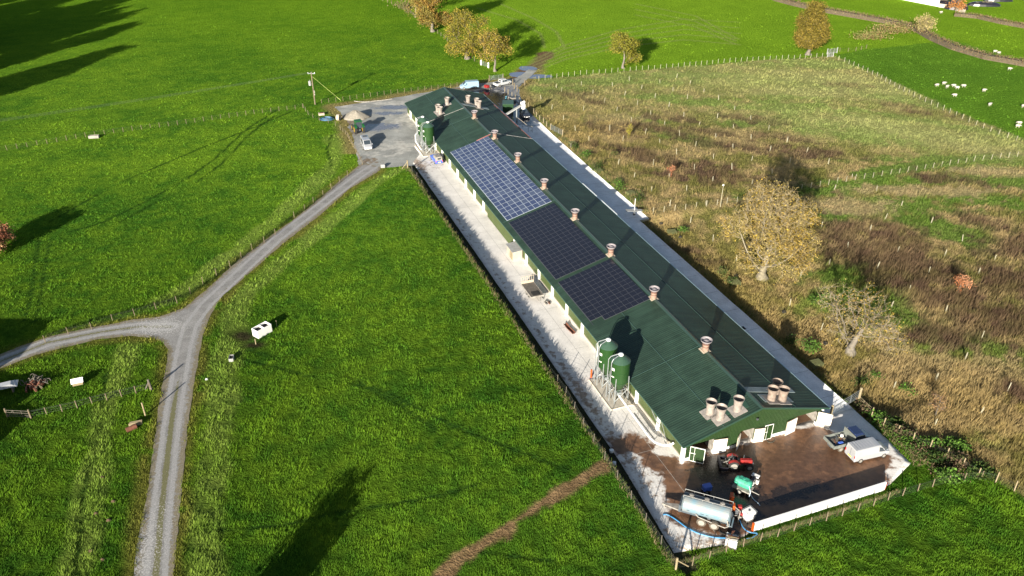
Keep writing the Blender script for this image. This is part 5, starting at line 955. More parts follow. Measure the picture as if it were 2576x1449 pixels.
def vehicle(name, label, cat, pt, rot, paint, st, wh, wr, sides, screens, lights=True, plate='plate_yellow', extras=None, tm='rubber'):
    t = thing(name, label, cat, pt, rot); B = Body(st); m_ = MB(); B.mesh(m_); body = m_.build('body', paint, t, smooth=False)
    for xs0, xs1 in sides: m_ = MB(); B.side(m_, xs0, xs1); m_.build('side_window', 'glass', t)
    for a, b, nm in screens: m_ = MB(); B.screen(m_, a, b); m_.build(nm, 'glass', t)
    wheels(t, wh, st[2][1], wr, tm=tm)
    x1 = st[-1][0]; x0 = st[0][0]; w1 = st[-1][1]; w0 = st[0][1]; zf = st[-1][3]; zr = st[0][3]
    for sg in (-1, 1):
        m_ = MB(); m_.bbox(x1 - .10, x1 + .015, sg * (w1 - .16) - .13, sg * (w1 - .16) + .13, zf - .20, zf - .04, .02); m_.build('headlight', 'headlight', t)
        m_ = MB(); m_.box(x0 - .012, x0 + .06, sg * (w0 - .06) - .06, sg * (w0 - .06) + .06, zr - .25, zr + .12); m_.build('tail_light', 'lamp_red', t)
    m_ = MB(); m_.bbox(x1 - .1, x1 + .05, -w1 * .95, w1 * .95, st[-1][2] - .02, st[-1][2] + .16, .03); m_.build('bumper', 'plastic_black' if paint in ('black_paint', 'navy_paint') else paint, t)
    m_ = MB(); m_.box(x0 - .015, x0, -.28, .28, .55, .68); m_.build('number_plate', plate, t)
    m_ = MB(); m_.box(x1 + .05, x1 + .062, -.26, .26, .42, .54); m_.build('number_plate', 'white_paint', t)
    for sg in (-1, 1): xm = sides[0][0][1] if sides else x1 - 1; w_ = B.at(xm)[0]; m_ = MB(); m_.bbox(xm - .05, xm + .07, sg * (w_ + .12) - .09, sg * (w_ + .12) + .09, B.at(xm)[2] + .02, B.at(xm)[2] + .2, .02); m_.build('wing_mirror', paint, t)
    return t, B
def dirn(a, b): d = at(*b) - at(*a); return atan2(d.y, d.x)
VAN = [(-2.42, .86, .36, 1.05, 1.80, .74), (-2.36, .93, .30, 1.10, 1.92, .82), (.55, .95, .28, 1.10, 1.96, .83), (.95, .95, .28, 1.08, 1.92, .82), (1.72, .94, .28, 1.00, 1.13, .80), (2.25, .90, .30, .84, .92, .76), (2.46, .78, .34, .66, .74, .64)]
vr = dirn((2162, 1166), (2221, 1152)); vf = Vector((cos(vr), sin(vr), 0)); vn_ = Vector((-sin(vr), cos(vr), 0)); vp = (at(2162, 1166) + at(2221, 1152)) / 2 + vn_ * .9; vp.z = .05
t, B = vehicle('panel_van', 'clean silver panel van with ribbed roof parked in front of the flatbed truck', 'van', vp, vr, 'van_silver', VAN, (-1.55, 1.6), .33, [((.75, 1.55), (.75, 1.15))], [(1.0, 1.68, 'windscreen')])
m_ = MB()
for k in range(7): m_.box(-2.1 + k * .38, -2.06 + k * .38, -.62, .62, 1.955, 1.975)
m_.build('roof_ribs', 'van_silver', t); m_ = MB(); m_.box(-2.435, -2.425, -.02, .02, .5, 1.75); m_.build('door_gap', 'steel_dark', t)
# flatbed truck with low sides behind it
fp = vp + vn_ * 2.25 + vf * -1.15; t = thing('dropside_truck', 'navy cab flatbed truck with grey dropsides and tools in the bed', 'truck', fp, vr + .02)
B = Body([(.30, .86, .45, 1.15, 1.95, .70), (.38, .90, .40, 1.15, 2.02, .76), (1.45, .90, .40, 1.15, 2.0, .74), (2.05, .90, .40, 1.08, 1.22, .74), (2.75, .88, .40, .95, 1.02, .76), (2.95, .80, .42, .8, .86, .7)]); m_ = MB(); B.mesh(m_); m_.build('cab', 'navy_paint', t)
m_ = MB(); B.side(m_, (.55, 1.9), (.55, 1.5)); m_.build('side_window', 'glass', t); m_ = MB(); B.screen(m_, 1.5, 2.0); m_.build('windscreen', 'glass', t)
m_ = MB(); m_.box(-2.5, .15, -.95, .95, .78, .88); m_.build('bed', 'steel_dark', t)
for n_, q in (('dropside', (-2.5, .15, -1.0, -.94)), ('dropside', (-2.5, .15, .94, 1.0)), ('tailgate', (-2.56, -2.5, -1.0, 1.0))): m_ = MB(); m_.box(*q, .78, 1.22); m_.build(n_, 'truck_body', t)
m_ = MB(); m_.box(.15, .21, -1.0, 1.0, .78, 1.95); m_.build('headboard', 'truck_body', t); m_ = MB(); m_.box(-2.4, 2.6, -.35, .35, .4, .6); m_.build('chassis', 'steel_dark', t)
wheels(t, (-1.4, 2.15), .9, .36, tm='rubber_muddy'); m_ = MB()
for sg in (-1, 1): m_.box(2.9, 2.97, sg * .6 - .13, sg * .6 + .13, .68, .8)
m_.build('headlight', 'headlight', t)
tl = thing('tool_heap', 'heap of tools, hoses and a white bucket in the truck bed', 'tools', fp + Vector((0, 0, .88)), vr)
for k in range(7): a = random.uniform(0, 3); x, y = random.uniform(-1.9, -.3), random.uniform(-.6, .6); m_ = MB(); m_.tube([(x, y, .1), (x + .7 * cos(a), y + .7 * sin(a), .22)], .05, 6); m_.build('tool', random.choice(['wood_grey', 'rust', 'steel_dark', 'wood_fresh']), tl)
m_ = MB(); m_.lathe([(.17, 0), (.2, .4)], 10, -.5, .4); m_.build('bucket', 'white_paint', tl); m_ = MB(); m_.bbox(-1.6, -1.0, -.7, -.35, 0, .3, .06); m_.build('bag', 'blue_paint', tl); m_ = MB(); m_.bbox(-2.0, -.4, -.2, .5, 0, .12, .03); m_.build('board', 'wood_grey', tl)
# van facing the camera in the gravel yard
gp_ = at(922, 378); gr = TH - pi / 2 - .02
t, B = vehicle('parked_van', 'grey van facing the camera in the gravel yard near the track fence', 'van', gp_ + Vector((-.3, 2.0, 0)), gr, 'van_silver', VAN, (-1.55, 1.6), .34, [((.75, 1.55), (.75, 1.15)), ((-1.6, .6), (-1.6, .6))], [(1.0, 1.68, 'windscreen')])
m_ = MB(); m_.bbox(-1.9, -.9, -.45, .45, 1.95, 2.02, .04); m_.build('roof_hatch', 'steel_dark', t)
# blue and white estate with a canopy by the far silos
CAR = [(-2.2, .76, .40, .95, 1.35, .58), (-2.1, .84, .34, 1.0, 1.50, .64), (-.2, .86, .32, 1.0, 1.58, .66), (.35, .86, .32, .98, 1.54, .64), (1.0, .86, .32, .92, 1.0, .66), (1.95, .82, .34, .80, .86, .62), (2.15, .72, .36, .66, .72, .56)]
t, B = vehicle('parked_pickup', 'blue and white pickup with a white canopy parked against the far silos', 'pickup', Vector((*uvp(97.6, -1.45), .05)), TH + pi / 2 + .02, 'blue_paint', CAR, (-1.35, 1.35), .34, [((-.3, .8), (-.3, .4))], [(.4, .95, 'windscreen')])
m_ = MB(); m_.bbox(-2.25, -.35, -.74, .74, 1.0, 1.78, .12); m_.build('canopy', 'dirty_white', t); m_ = MB(); m_.box(-2.265, -2.25, -.35, .35, 1.25, 1.6); m_.build('rear_window', 'glass', t)
# white double cab pickup
pr_ = dirn((1250, 221), (1278, 214)); t = thing('pickup_truck', 'white double cab pickup towing a red and black trailer', 'pickup', (at(1250, 221) + at(1278, 214)) / 2 + Vector((0, .8, .03)), pr_)
m_ = MB(); B = Body([(-2.6, .84, .50, .90, 1.08, .84), (-2.5, .9, .42, .95, 1.10, .88), (1.2, .9, .42, .95, 1.10, .88), (2.3, .88, .42, .9, 1.02, .8), (2.6, .78, .45, .75, .85, .7)]); B.mesh(m_); m_.build('body', 'van_white', t)
B = Body([(-.85, .86, .9, 1.08, 1.72, .62), (-.7, .86, .9, 1.08, 1.78, .66), (.7, .86, .9, 1.08, 1.78, .66), (1.45, .86, .9, 1.06, 1.12, .72)]); m_ = MB(); B.mesh(m_); m_.build('cab', 'van_white', t)
m_ = MB(); B.side(m_, (-.7, .05), (-.65, .05)); B.side(m_, (.12, 1.1), (.12, .75)); m_.build('side_windows', 'glass', t); m_ = MB(); B.screen(m_, .75, 1.4); m_.build('windscreen', 'glass', t)
m_ = MB(); m_.box(-2.4, -.95, -.68, .68, 1.10, 1.118); m_.build('bed', 'plastic_black', t); wheels(t, (-1.6, 1.7), .9, .38)
m_ = MB(); m_.box(-.87, -.855, -.5, .5, 1.25, 1.62); m_.build('rear_window', 'glass', t)
t = thing('trailer', 'small red and black trailer hitched behind the white pickup', 'trailer', at(1231, 226) + Vector((0, .6, .03)), pr_); m_ = MB(); m_.box(-1.3, 1.0, -.65, .65, .5, .62); m_.tube([(1.0, 0, .5), (2.0, 0, .5)], .06, 6); m_.build('chassis', 'steel_dark', t); m_ = MB(); m_.bbox(-1.35, -.45, -.65, .65, .62, 1.25, .1); m_.build('box', 'red_paint', t); m_ = MB(); m_.bbox(-.4, .4, -.5, .5, .62, 1.1, .15); m_.build('load', 'dirty_white', t); m_ = MB(); m_.bbox(.45, 1.1, -.5, .5, .62, .95, .15); m_.build('cover', 'plastic_black', t); wheels(t, (-.5, .2), .75, .28, .16)
# light blue van behind the far gable
t, B = vehicle('parked_van', 'light blue van mostly hidden behind the far gable', 'van', at(1178, 222) + Vector((.3, 0, .03)), pi + .25, 'pale_blue_paint', VAN, (-1.55, 1.6), .34, [((.75, 1.55), (.75, 1.15))], [(1.0, 1.68, 'windscreen')])
# dark estate car
sr = dirn((1312, 282), (1328, 303)); t, B = vehicle('parked_car', 'black car with bright headlights facing the camera under the auger', 'car', at(1322, 296) + Vector((-.2, 1.0, .05)), sr, 'black_paint', CAR, (-1.35, 1.35), .34, [((-1.9, -.3), (-1.8, -.3)), ((-.2, .85), (-.2, .4))], [(.4, .95, 'windscreen')])
m_ = MB(); B.screen(m_, -1.9, .2, .6); m_.build('glass_roof', 'glass', t)
# tractors
def tractor(name, label, pt, rot, paint, rimm, s_=1.0, cab=True, extras=None):
    t = thing(name, label, 'tractor', pt, rot); m_ = MB(); m_.T = Matrix.Scale(s_, 4)
    m_.bbox(.35, 2.25, -.36, .36, .85, 1.55, .12); m_.build('bonnet', paint, t)
    m_ = MB(); m_.T = Matrix.Scale(s_, 4); m_.box(-1.1, 2.1, -.25, .25, .55, .9); m_.build('chassis', 'steel_dark', t)
    if cab:
        m_ = MB(); m_.T = Matrix.Scale(s_, 4); m_.hull([[(-1.1, -.6, 1.1), (.35, -.6, 1.1), (.35, .6, 1.1), (-1.1, .6, 1.1)], [(-.95, -.68, 1.7), (.42, -.66, 1.7), (.42, .66, 1.7), (-.95, .68, 1.7)], [(-.9, -.6, 2.42), (.2, -.58, 2.42), (.2, .58, 2.42), (-.9, .6, 2.42)]]); m_.build('cab_glass', 'glass', t)
        m_ = MB(); m_.T = Matrix.Scale(s_, 4); m_.bbox(-1.05, .4, -.72, .72, 2.42, 2.6, .08); m_.build('cab_roof', paint, t)
        m_ = MB(); m_.T = Matrix.Scale(s_, 4)
        for a, b in (((-1.0, .66, 1.3), (-.9, .6, 2.42)), ((.4, .64, 1.3), (.2, .58, 2.42))):
            for sg in (-1, 1): m_.tube([(a[0], sg * a[1], a[2]), (b[0], sg * b[1], b[2])], .05, 5)
        m_.build('cab_frame', paint, t)
    else:
        m_ = MB(); m_.T = Matrix.Scale(s_, 4); m_.bbox(-.7, -.15, -.26, .26, 1.0, 1.15, .05); m_.bbox(-.8, -.65, -.26, .26, 1.05, 1.6, .05); m_.build('seat', 'plastic_black', t)
        m_ = MB(); m_.T = Matrix.Scale(s_, 4); m_.tube([(-.9, -.45, .9), (-.95, -.45, 2.2), (-.95, .45, 2.2), (-.9, .45, .9)], .05, 6); m_.build('roll_bar', 'steel_dark', t)
        m_ = MB(); m_.T = Matrix.Scale(s_, 4); m_.tube([(.4, 0, 1.3), (.05, 0, 1.6)], .03, 5); m_.lathe([(.2, 1.58), (.21, 1.62), (.2, 1.66)], 12, .02, 0); m_.build('steering_wheel', 'plastic_black', t)
    for sg in (-1, 1):
        m_ = MB(); m_.T = Matrix.Scale(s_, 4); pts = [(-.75 + 1.0 * cos(a), 0, .85 + .95 * sin(a)) for a in np.linspace(.35, 2.6, 8)]; m_.hull([[(x, sg * .55, z), (x, sg * 1.0, z), (x, sg * 1.0, z + .05), (x, sg * .55, z + .05)] for x, _, z in pts]); m_.build('mudguard', paint, t)
        for x, r, tw in ((-.75, .85, .45), (1.75, .55, .32)):
            m_ = MB(); m_.T = Matrix.Scale(s_, 4); m_.wheel(x, sg * .82, r, tw, 22)
            for k in range(18):
                a = 2 * pi * k / 18; c, d = cos(a), sin(a); m_.box(x + c * r * .98 - .05, x + c * r * .98 + .05, sg * .82 - tw * .48, sg * .82 + tw * .48, r + d * r * .98 - .05, r + d * r * .98 + .05)
            o = m_.build('wheel', 'rubber', t); m_ = MB(); m_.T = Matrix.Scale(s_, 4); m_.rimd(x, sg * .82, r, tw, 16); m_.build('rim', rimm, o)
    m_ = MB(); m_.T = Matrix.Scale(s_, 4); m_.tube([(.9, .28, 1.5), (.9, .28, 2.2)], .05, 7); m_.build('exhaust', 'steel_dark', t)
    m_ = MB(); m_.T = Matrix.Scale(s_, 4); m_.box(2.25, 2.4, -.34, .34, .8, 1.1); m_.build('front_weight', 'steel_dark', t); return t
tp = at(905, 338); t = tractor('green_tractor', 'green tractor with large muddy wheels parked beside the sand heap', tp + Vector((-.5, 1.6, .02)), TH + pi / 2 + .05, 'tractor_green', 'tractor_yellow', 1.12)
m_ = MB(); m_.bbox(.85, 1.25, -.9, -.6, 1.7, 2.2, .05); m_.build('fuel_tank', 'tractor_yellow', t)
rt = dirn((1840, 1182), (1872, 1183)); rn = Vector((-sin(rt), cos(rt), 0)); rp = (at(1840, 1182) + at(1872, 1183)) / 2 + rn * .55; rp.z = .05
t = tractor('small_red_tractor', 'small open red tractor with a black scraper in front of the gable', rp, rt, 'red_paint', 'rim', .72, cab=False)
m_ = MB(); m_.box(-2.1, -1.9, -.95, .95, .1, .75); m_.box(-2.1, -1.2, -.95, -.9, .1, .6); m_.box(-2.1, -1.2, .9, .95, .1, .6); m_.tube([(-1.9, 0, .6), (-.7, 0, .6)], .06, 6); m_.build('scraper', 'plastic_black', t)
m_ = MB(); m_.tube([(-1.7, -.4, .9), (-1.0, -.1, .95)], .05, 6); m_.tube([(-1.3, .5, .7), (-1.3, -.5, .8)], .05, 6); m_.build('linkage', 'dirty_white', t)
# slurry tanker
ta = atan2(-.375, .927); t = thing('slurry_tanker', 'long pale blue slurry tanker with walkway, tandem wheels and drawbar', 'tanker', (20.35, 61.15, .05), ta)
def cylx(m_, prof, n=28, z=1.55, sq=1.0): m_.hull([[(x, r * cos(2 * pi * k / n), z + r * sin(2 * pi * k / n) * sq) for k in range(n)] for x, r in prof])
m_ = MB(); cylx(m_, [(-2.55, .35), (-2.5, .72), (-2.35, .90), (-2.3, .92), (2.3, .92), (2.35, .90), (2.5, .72), (2.55, .35)]); m_.build('tank', 'tank_blue', t, smooth=False)
for x in (-1.55, -.6, .5, 1.6): m_ = MB(); cylx(m_, [(x - .04, .935), (x + .04, .935)]); m_.build('band', 'tank_blue', t)
m_ = MB(); m_.box(-2.5, 2.5, -.1, .55, 2.40, 2.50); m_.build('walkway', 'tank_dark', t)
m_ = MB()
for y in (-.1, .85): m_.tube([(-2.5, y, 2.62), (2.5, y, 2.62)], .035, 5)
for x in np.linspace(-2.5, 2.5, 6):
    for y in (-.1, .85): m_.tube([(x, y, 2.3), (x, y, 2.62)], .025, 5)
m_.build('rail', 'board_grey', t)
for x in (-1.7, -.1, 1.5): m_ = MB(); m_.lathe([(.26, 2.5), (.26, 2.62), (.14, 2.66)], 12, x, .25); m_.box(x - .35, x + .35, .05, .12, 2.5, 2.56); m_.build('hatch', 'dirty_white', t)
m_ = MB(); m_.box(-2.7, 2.7, -.45, .45, .5, .72); m_.box(2.5, 2.75, -.9, .9, .6, .95); m_.box(-2.75, -2.5, -.8, .8, .8, 1.7); m_.build('chassis', 'tank_dark', t)
m_ = MB(); m_.hull([[(-2.5, -.5, .55), (-2.5, .5, .55), (-2.5, .5, .7), (-2.5, -.5, .7)], [(-4.6, -.08, .45), (-4.6, .08, .45), (-4.6, .08, .6), (-4.6, -.08, .6)]]); m_.tube([(-4.5, 0, .5), (-4.2, 0, .05)], .06, 6); m_.build('drawbar', 'dirty_white', t)
for x in (-.2, 1.1):
    for sg in (-1, 1): m_ = MB(); m_.wheel(x, sg * 1.02, .52, .42, 22); o = m_.build('wheel', 'rubber_muddy', t); m_ = MB(); m_.rimd(x, sg * 1.02, .52, .42, 16); m_.build('rim', 'rim', o)
m_ = MB(); m_.tube([(2.3, -.95, 1.6), (2.5, -1.15, 1.0), (2.2, -1.2, .75), (.5, -1.15, .95), (-.6, -1.1, 1.1), (-.9, -.98, 1.3)], .055, 7); m_.build('hose', 'dirty_white', t)
m_ = MB(); m_.box(2.5, 2.62, -.9, .9, .95, 1.1); m_.box(2.3, 2.9, -1.0, .4, .85, .95); m_.build('rear_step', 'tank_blue', t)
for x, w_ in ((-1.9, .3), (-.45, .35), (.1, .25)):
    m_ = MB(); m_.add([(x, -.925, 1.42), (x + w_, -.925, 1.42), (x + w_, -.93, 1.5), (x, -.93, 1.5)], [(0, 1, 2, 3)]); m_.build('lettering', 'tank_dark', t)
# red and orange pump set behind the tanker
pp = at(1853, 1300); t = thing('slurry_pump', 'red and orange slurry pump on a frame between tanker and white container', 'pump', Vector((pp.x, pp.y + .3, .05)), ta + .2)
m_ = MB(); m_.tube([(-.8, -.6, .4), (.9, -.6, .4), (.9, .6, .4), (-.8, .6, .4), (-.8, -.6, .4)], .05, 6); m_.tube([(.1, -1.3, .2), (.3, -.4, .9), (-.5, .3, 1.0)], .06, 6); m_.build('frame', 'dirty_white', t)
for q, c in (((-.7, -.2, -.1, .5, .5, 1.2), 'orange_paint'), ((.1, .55, .1, .55, .4, 1.0), 'red_paint'), ((.2, .6, -.65, -.3, .4, .75), 'red_paint'), ((-.2, .2, -.4, .1, .4, .9), 'steel_dark'), ((-.75, -.35, .7, 1.5, .5, 1.7), 'orange_paint')): m_ = MB(); m_.bbox(*q, .06); m_.build('housing', c, t)
wheels(t, (.3,), .75, .3, .18)
# mint tank on a small trailer and quad bike
mc = at(1868, 1240); t = thing('water_bowser', 'mint green water tank on a small white trailer in the muddy yard', 'bowser', Vector((mc.x, mc.y + .3, .05)), -.62)
m_ = MB(); cylx(m_, [(-.95, .2), (-.9, .42), (-.75, .55), (.75, .55), (.9, .42), (.95, .2)], 20, 1.2, 1.0); m_.build('tank', 'mint_plastic', t, smooth=False); m_ = MB(); m_.lathe([(.16, 1.72), (.16, 1.84)], 10, 0, 0); m_.box(-.5, .5, -.3, .3, 1.70, 1.77); m_.build('lid', 'mint_plastic', t)
m_ = MB(); m_.box(-1.0, 1.05, -.6, .6, .45, .62); m_.tube([(1.0, 0, .5), (1.9, 0, .45)], .05, 6); m_.build('trailer', 'dirty_white', t); wheels(t, (-.1,), .72, .3, .2); m_ = MB(); m_.tube([(.8, -.5, 1.5), (1.1, -.7, .9), (1.1, -.9, .4)], .03, 6); m_.build('hose', 'hose_pale', t)
qc = at(1893, 1224); t = thing('quad_bike', 'white and black quad bike coupled ahead of the mint tank', 'quad bike', Vector((qc.x, qc.y + .3, .05)), .9)
m_ = MB(); m_.bbox(-.5, .55, -.2, .2, .45, .85, .08); m_.build('body', 'plastic_black', t)
for q in ((-.95, -.4, -.42, .42, .72, .82), (.45, 1.0, -.42, .42, .72, .82)): m_ = MB(); m_.bbox(*q, .03); m_.build('mudguard', 'white_paint', t)
m_ = MB(); m_.tube([(.3, -.4, 1.1), (.35, 0, 1.0), (.3, .4, 1.1)], .03, 5); m_.build('handlebar', 'steel_dark', t); m_ = MB(); m_.bbox(-.95, -.5, -.3, .3, .85, 1.1, .05); m_.build('rack_box', 'dirty_white', t); wheels(t, (-.65, .7), .48, .28, .22)
b = at(1904, 1217); m_ = MB(); m_.lathe([(.16, 0), (.19, .42), (.17, .45)], 12); o = m_.build('drum', 'white_paint', loc=Vector((b.x, b.y, .05))); tag(o, 'white plastic drum standing beside the quad bike', 'drum')
b = at(1777, 1236); t = thing('pressure_washer', 'dark blue pressure washer standing in the shadow behind the tanker', 'pressure washer', Vector((b.x, b.y, .05)), .3); m_ = MB(); m_.bbox(-.5, .5, -.35, .35, .3, .9, .08); m_.build('body', 'blue_paint', t); m_ = MB(); m_.tube([(-.5, -.3, .5), (-.8, -.3, 1.1), (-.8, .3, 1.1), (-.5, .3, .5)], .03, 5); m_.build('handle', 'steel_dark', t); wheels(t, (-.2,), .42, .22, .12)
# intermediate bulk containers
def ibc(label, pt, rot, lid):
    t = thing('bulk_container', label, 'container', pt, rot, 'caged plastic containers'); m_ = MB(); m_.bbox(-.56, .56, -.46, .46, .16, 1.12, .06); m_.build('tank', 'white_paint', t)
    m_ = MB()
    for z in (.2, .42, .65, .88, 1.13): m_.tube([(-.6, -.5, z), (.6, -.5, z), (.6, .5, z), (-.6, .5, z), (-.6, -.5, z)], .018, 4)
    for x in np.linspace(-.6, .6, 6):
        for y in (-.5, .5): m_.tube([(x, y, .14), (x, y, 1.14)], .014, 4)
    for y in np.linspace(-.5, .5, 5):
        for x in (-.6, .6): m_.tube([(x, y, .14), (x, y, 1.14)], .014, 4)
    m_.build('cage', 'galv', t); m_ = MB()
    for y in (-.45, 0, .45): m_.box(-.6, .6, y - .06, y + .06, 0, .1)
    m_.box(-.6, .6, -.5, .5, .1, .14); m_.build('pallet', 'wood_grey', t)
    if not lid: m_ = MB(); m_.lathe([(.12, 1.12), (.12, 1.17)], 10); m_.build('cap', 'steel_dark', t)
    return t
b = at(1884, 1312); ibc('white caged plastic container standing on the concrete at the white wall end', Vector((b.x, b.y + .45, .05)), TH + .15, False)
b = at(1840, 1378); ibc('white caged container piled with broken timber, on the grass below the yard', Vector((b.x, b.y + .35, b.z)), -.35, True)
t = thing('timber_pile', 'broken boards heaped on top of the lower white container', 'timber', Vector((b.x, b.y + .35, b.z + 1.17)), -.35)
for k in range(8): m_ = MB(); m_.T = Matrix.Translation((random.uniform(-.15, .15), random.uniform(-.4, .4), .05 + .05 * (k % 3))) @ Matrix.Rotation(random.choice([0, 1.4]) + random.uniform(-.3, .3), 4, 'Z'); m_.box(-.55, .55, -.06, .06, 0, .05); m_.build('board', random.choice(['wood_grey', 'wood_fresh', 'rust']), t)
# white retaining wall in panels
t = thing('yard_wall', 'long low white concrete wall closing the bottom of the muddy yard', 'wall', SHL, SHR)
for a, b in ((1.75, 5.5), (5.52, 9.9), (9.92, 14.2), (14.22, 18.75)): m_ = MB(); m_.box(a, b, -11.62, -11.45, 0, 1.2); m_.build('panel', 'white_paint', t)
m_ = MB(); m_.box(1.62, 1.745, -11.66, -11.41, 0, 1.2); m_.build('end_cap', 'orange_paint', t); m_ = MB(); m_.box(18.755, 18.84, -11.64, -11.43, 0, 1.2); m_.build('end_cap', 'red_paint', t)
# hoses
def hose(label, pts, r, mat_, name='hose', z=.1):
    P = [at(*q, z) for q in pts]; Q = []
    for i in range(len(P) - 1):
        p0, p1, p2, p3 = P[max(i - 1, 0)], P[i], P[i + 1], P[min(i + 2, len(P) - 1)]
        for k in range(6): f = k / 6; Q.append(.5 * ((2 * p1) + (p2 - p0) * f + (2 * p0 - 5 * p1 + 4 * p2 - p3) * f * f + (3 * p1 - p0 - 3 * p2 + p3) * f ** 3))
    m_ = MB(); m_.tube(Q + [P[-1]], r, 7); o = m_.build(name, mat_); tag(o, label, 'hose'); return o
hose('thick blue hose curving across the yard below the tanker', Z(2440, 1720, 3.293, [(150, 700), (200, 700), (270, 735), (350, 790), (430, 850), (560, 920), (700, 965), (820, 985), (930, 990)]), .06, 'hose_blue', z=.11)
hose('blue hose looping past the white wall end into the grass', Z(2440, 1720, 3.293, [(1090, 760), (1110, 810), (1150, 880), (1220, 925), (1310, 940), (1290, 965), (1240, 995), (1180, 1003)]), .055, 'hose_blue', z=.2)
hose('thin pale hose trailing from the mint tank over the mud', Z(2740, 1760, 5.85, [(380, 400), (420, 500), (460, 610), (520, 690), (600, 760), (640, 810)]), .03, 'hose_pale')
hose('loop of pale hose lying at the small green gable door', Z(2450, 1600, 3.623, [(1580, 130), (1640, 160), (1650, 195), (1600, 225), (1550, 210), (1530, 170)]), .025, 'wire')
hose('black suction hose hanging behind the tanker wheels', Z(2440, 1720, 3.293, [(860, 800), (845, 870), (860, 920), (920, 945)]), .05, 'rubber')
hose('pale drain pipe lying along the north edge of the yard', Z(1260, 370, 6.3, [(430, 65), (560, 85), (720, 85), (900, 65), (1100, 45), (1330, 15)]), .1, 'dirty_white', name='drain_pipe')
# things on the pale concrete
for x, y, lb in ((1538, 1137, 'round white tub on the dark verge, upper one'), (1545, 1168, 'square white tub on the dark verge, lower one')):
    b = at(x, y); m_ = MB()
    if x < 1540: m_.lathe([(.22, 0), (.26, .3), (.2, .33)], 14)
    else: m_.bbox(-.2, .2, -.2, .2, 0, .35, .05)
    o = m_.build('tub', 'white_paint', loc=b); tag(o, lb, 'tub')
ft = atan2(*(uvp(1, 0) - uvp(0, 0))[::-1]); b = uvp(40.6, -2.3); t = thing('flatbed_trailer', 'weathered wooden flatbed trailer with end rack beside the long wall', 'trailer', (b[0], b[1], .05), ft)
m_ = MB(); m_.box(-2.2, 1.9, -1.0, 1.0, .75, .86); m_.build('deck', 'wood_grey', t)
for q in ((-2.2, 1.9, -1.05, -1.0), (-2.2, 1.9, 1.0, 1.05), (-2.25, -2.2, -1.05, 1.05)): m_ = MB(); m_.box(*q, .62, .9); m_.build('side_rail', 'dirty_white', t)
m_ = MB(); m_.box(1.9, 1.96, -1.05, 1.05, .7, 1.3)
for y in np.linspace(-1, 1, 7): m_.box(1.92, 1.95, y - .03, y + .03, 1.3, 2.1)
m_.box(1.91, 1.95, -1.05, 1.05, 2.05, 2.12); m_.build('end_rack', 'cream_paint', t); wheels(t, (.1, -.75), .95, .32, .2); m_ = MB(); m_.box(-2.0, -.9, -.5, .6, .865, .95); m_.build('mat', 'rubber', t); m_ = MB(); m_.tube([(-2.2, .5, .6), (-3.3, 0, .5), (-2.2, -.5, .6)], .05, 6); m_.build('drawbar', 'dirty_white', t)
b = uvp(37.3, -1.1); t = thing('scrap_heap', 'small heap of rusty brown scrap beside the flatbed trailer', 'scrap', (b[0], b[1], .05), .4)
for k in range(5): m_ = MB(); m_.T = Matrix.Translation((random.uniform(-.6, .6), random.uniform(-.3, .3), .05)) @ Matrix.Rotation(random.uniform(0, 3), 4, 'Z'); m_.box(-.35, .35, -.08, .08, 0, random.uniform(.08, .25)); m_.build('scrap_piece', random.choice(['rust', 'wood_grey', 'dirty_white']), t)
def grid_cover(label, u, v, w_=.5, l_=.8):
    b = uvp(u, v); m_ = MB(); m_.box(-w_ / 2, w_ / 2, -l_ / 2, l_ / 2, 0, .02); o = m_.build('drain_cover', 'black_hole', loc=(b[0], b[1], .058), rot=TH); tag(o, label, 'drain cover')
u_, v_ = touv(gp([1588], [584])); 
for q, lb in (((1155, 586), 'black drain cover on the shaded side of the left concrete'), ((1535, 461), 'black drain cover on the wide part of the far apron'), ((1870, 826), 'black drain cover at the shed side of the long apron'), ((2272 / 1.4907, 834 / 1.4907), 'black drain cover near the white pole on the apron')):
    u_, v_ = touv(gp(*q)); grid_cover(lb, float(u_), float(v_))
# person hosing at the far end
def person(label, pt, rot):
    me = bpy.data.meshes.new('person'); J = [(0, 0, .95), (0, 0, 1.2), (0, 0, 1.42), (.02, 0, 1.52), (.03, 0, 1.66), (.03, 0, 1.76), (0, .2, 1.40), (.12, .27, 1.15), (.36, .2, 1.08), (0, -.2, 1.40), (.1, -.28, 1.14), (.34, -.16, 1.05), (0, .1, .9), (.03, .13, .5), (0, .14, .08), (.16, .15, .04), (0, -.1, .9), (-.02, -.13, .5), (-.06, -.14, .08), (.10, -.16, .04)]
    E_ = [(0, 1), (1, 2), (2, 3), (3, 4), (4, 5), (2, 6), (6, 7), (7, 8), (2, 9), (9, 10), (10, 11), (0, 12), (12, 13), (13, 14), (14, 15), (0, 16), (16, 17), (17, 18), (18, 19)]
    R_ = [.15, .16, .17, .06, .10, .07, .07, .05, .035, .07, .05, .035, .11, .075, .05, .04, .11, .075, .05, .04]
    me.from_pydata(J, E_, []); o = bpy.data.objects.new('person', me); COL.objects.link(o); sk = o.modifiers.new('skin', 'SKIN'); o.modifiers.new('sub', 'SUBSURF').render_levels = 1
    for i, v_ in enumerate(me.skin_vertices[0].data): v_.radius = (R_[i], R_[i]); v_.use_root = i == 0
    me.materials.append(M['cloth_dark']); o.location = pt; o.rotation_euler = (0, 0, rot); tag(o, label, 'person')
    m_ = MB(); m_.lathe([(.03, 1.63), (.115, 1.68), (.12, 1.76), (.08, 1.84), (.01, 1.87)], 12, .03, 0); m_.build('hood', 'cloth_blue', o, smooth=True)
    m_ = MB(); m_.hull([[(.015 + .2 * cos(a), .27 * sin(a), z) for a in np.linspace(0, 2 * pi, 13)[:-1]] for z in (1.22, 1.42)]); m_.build('jacket_top', 'cloth_blue', o, smooth=True); return o
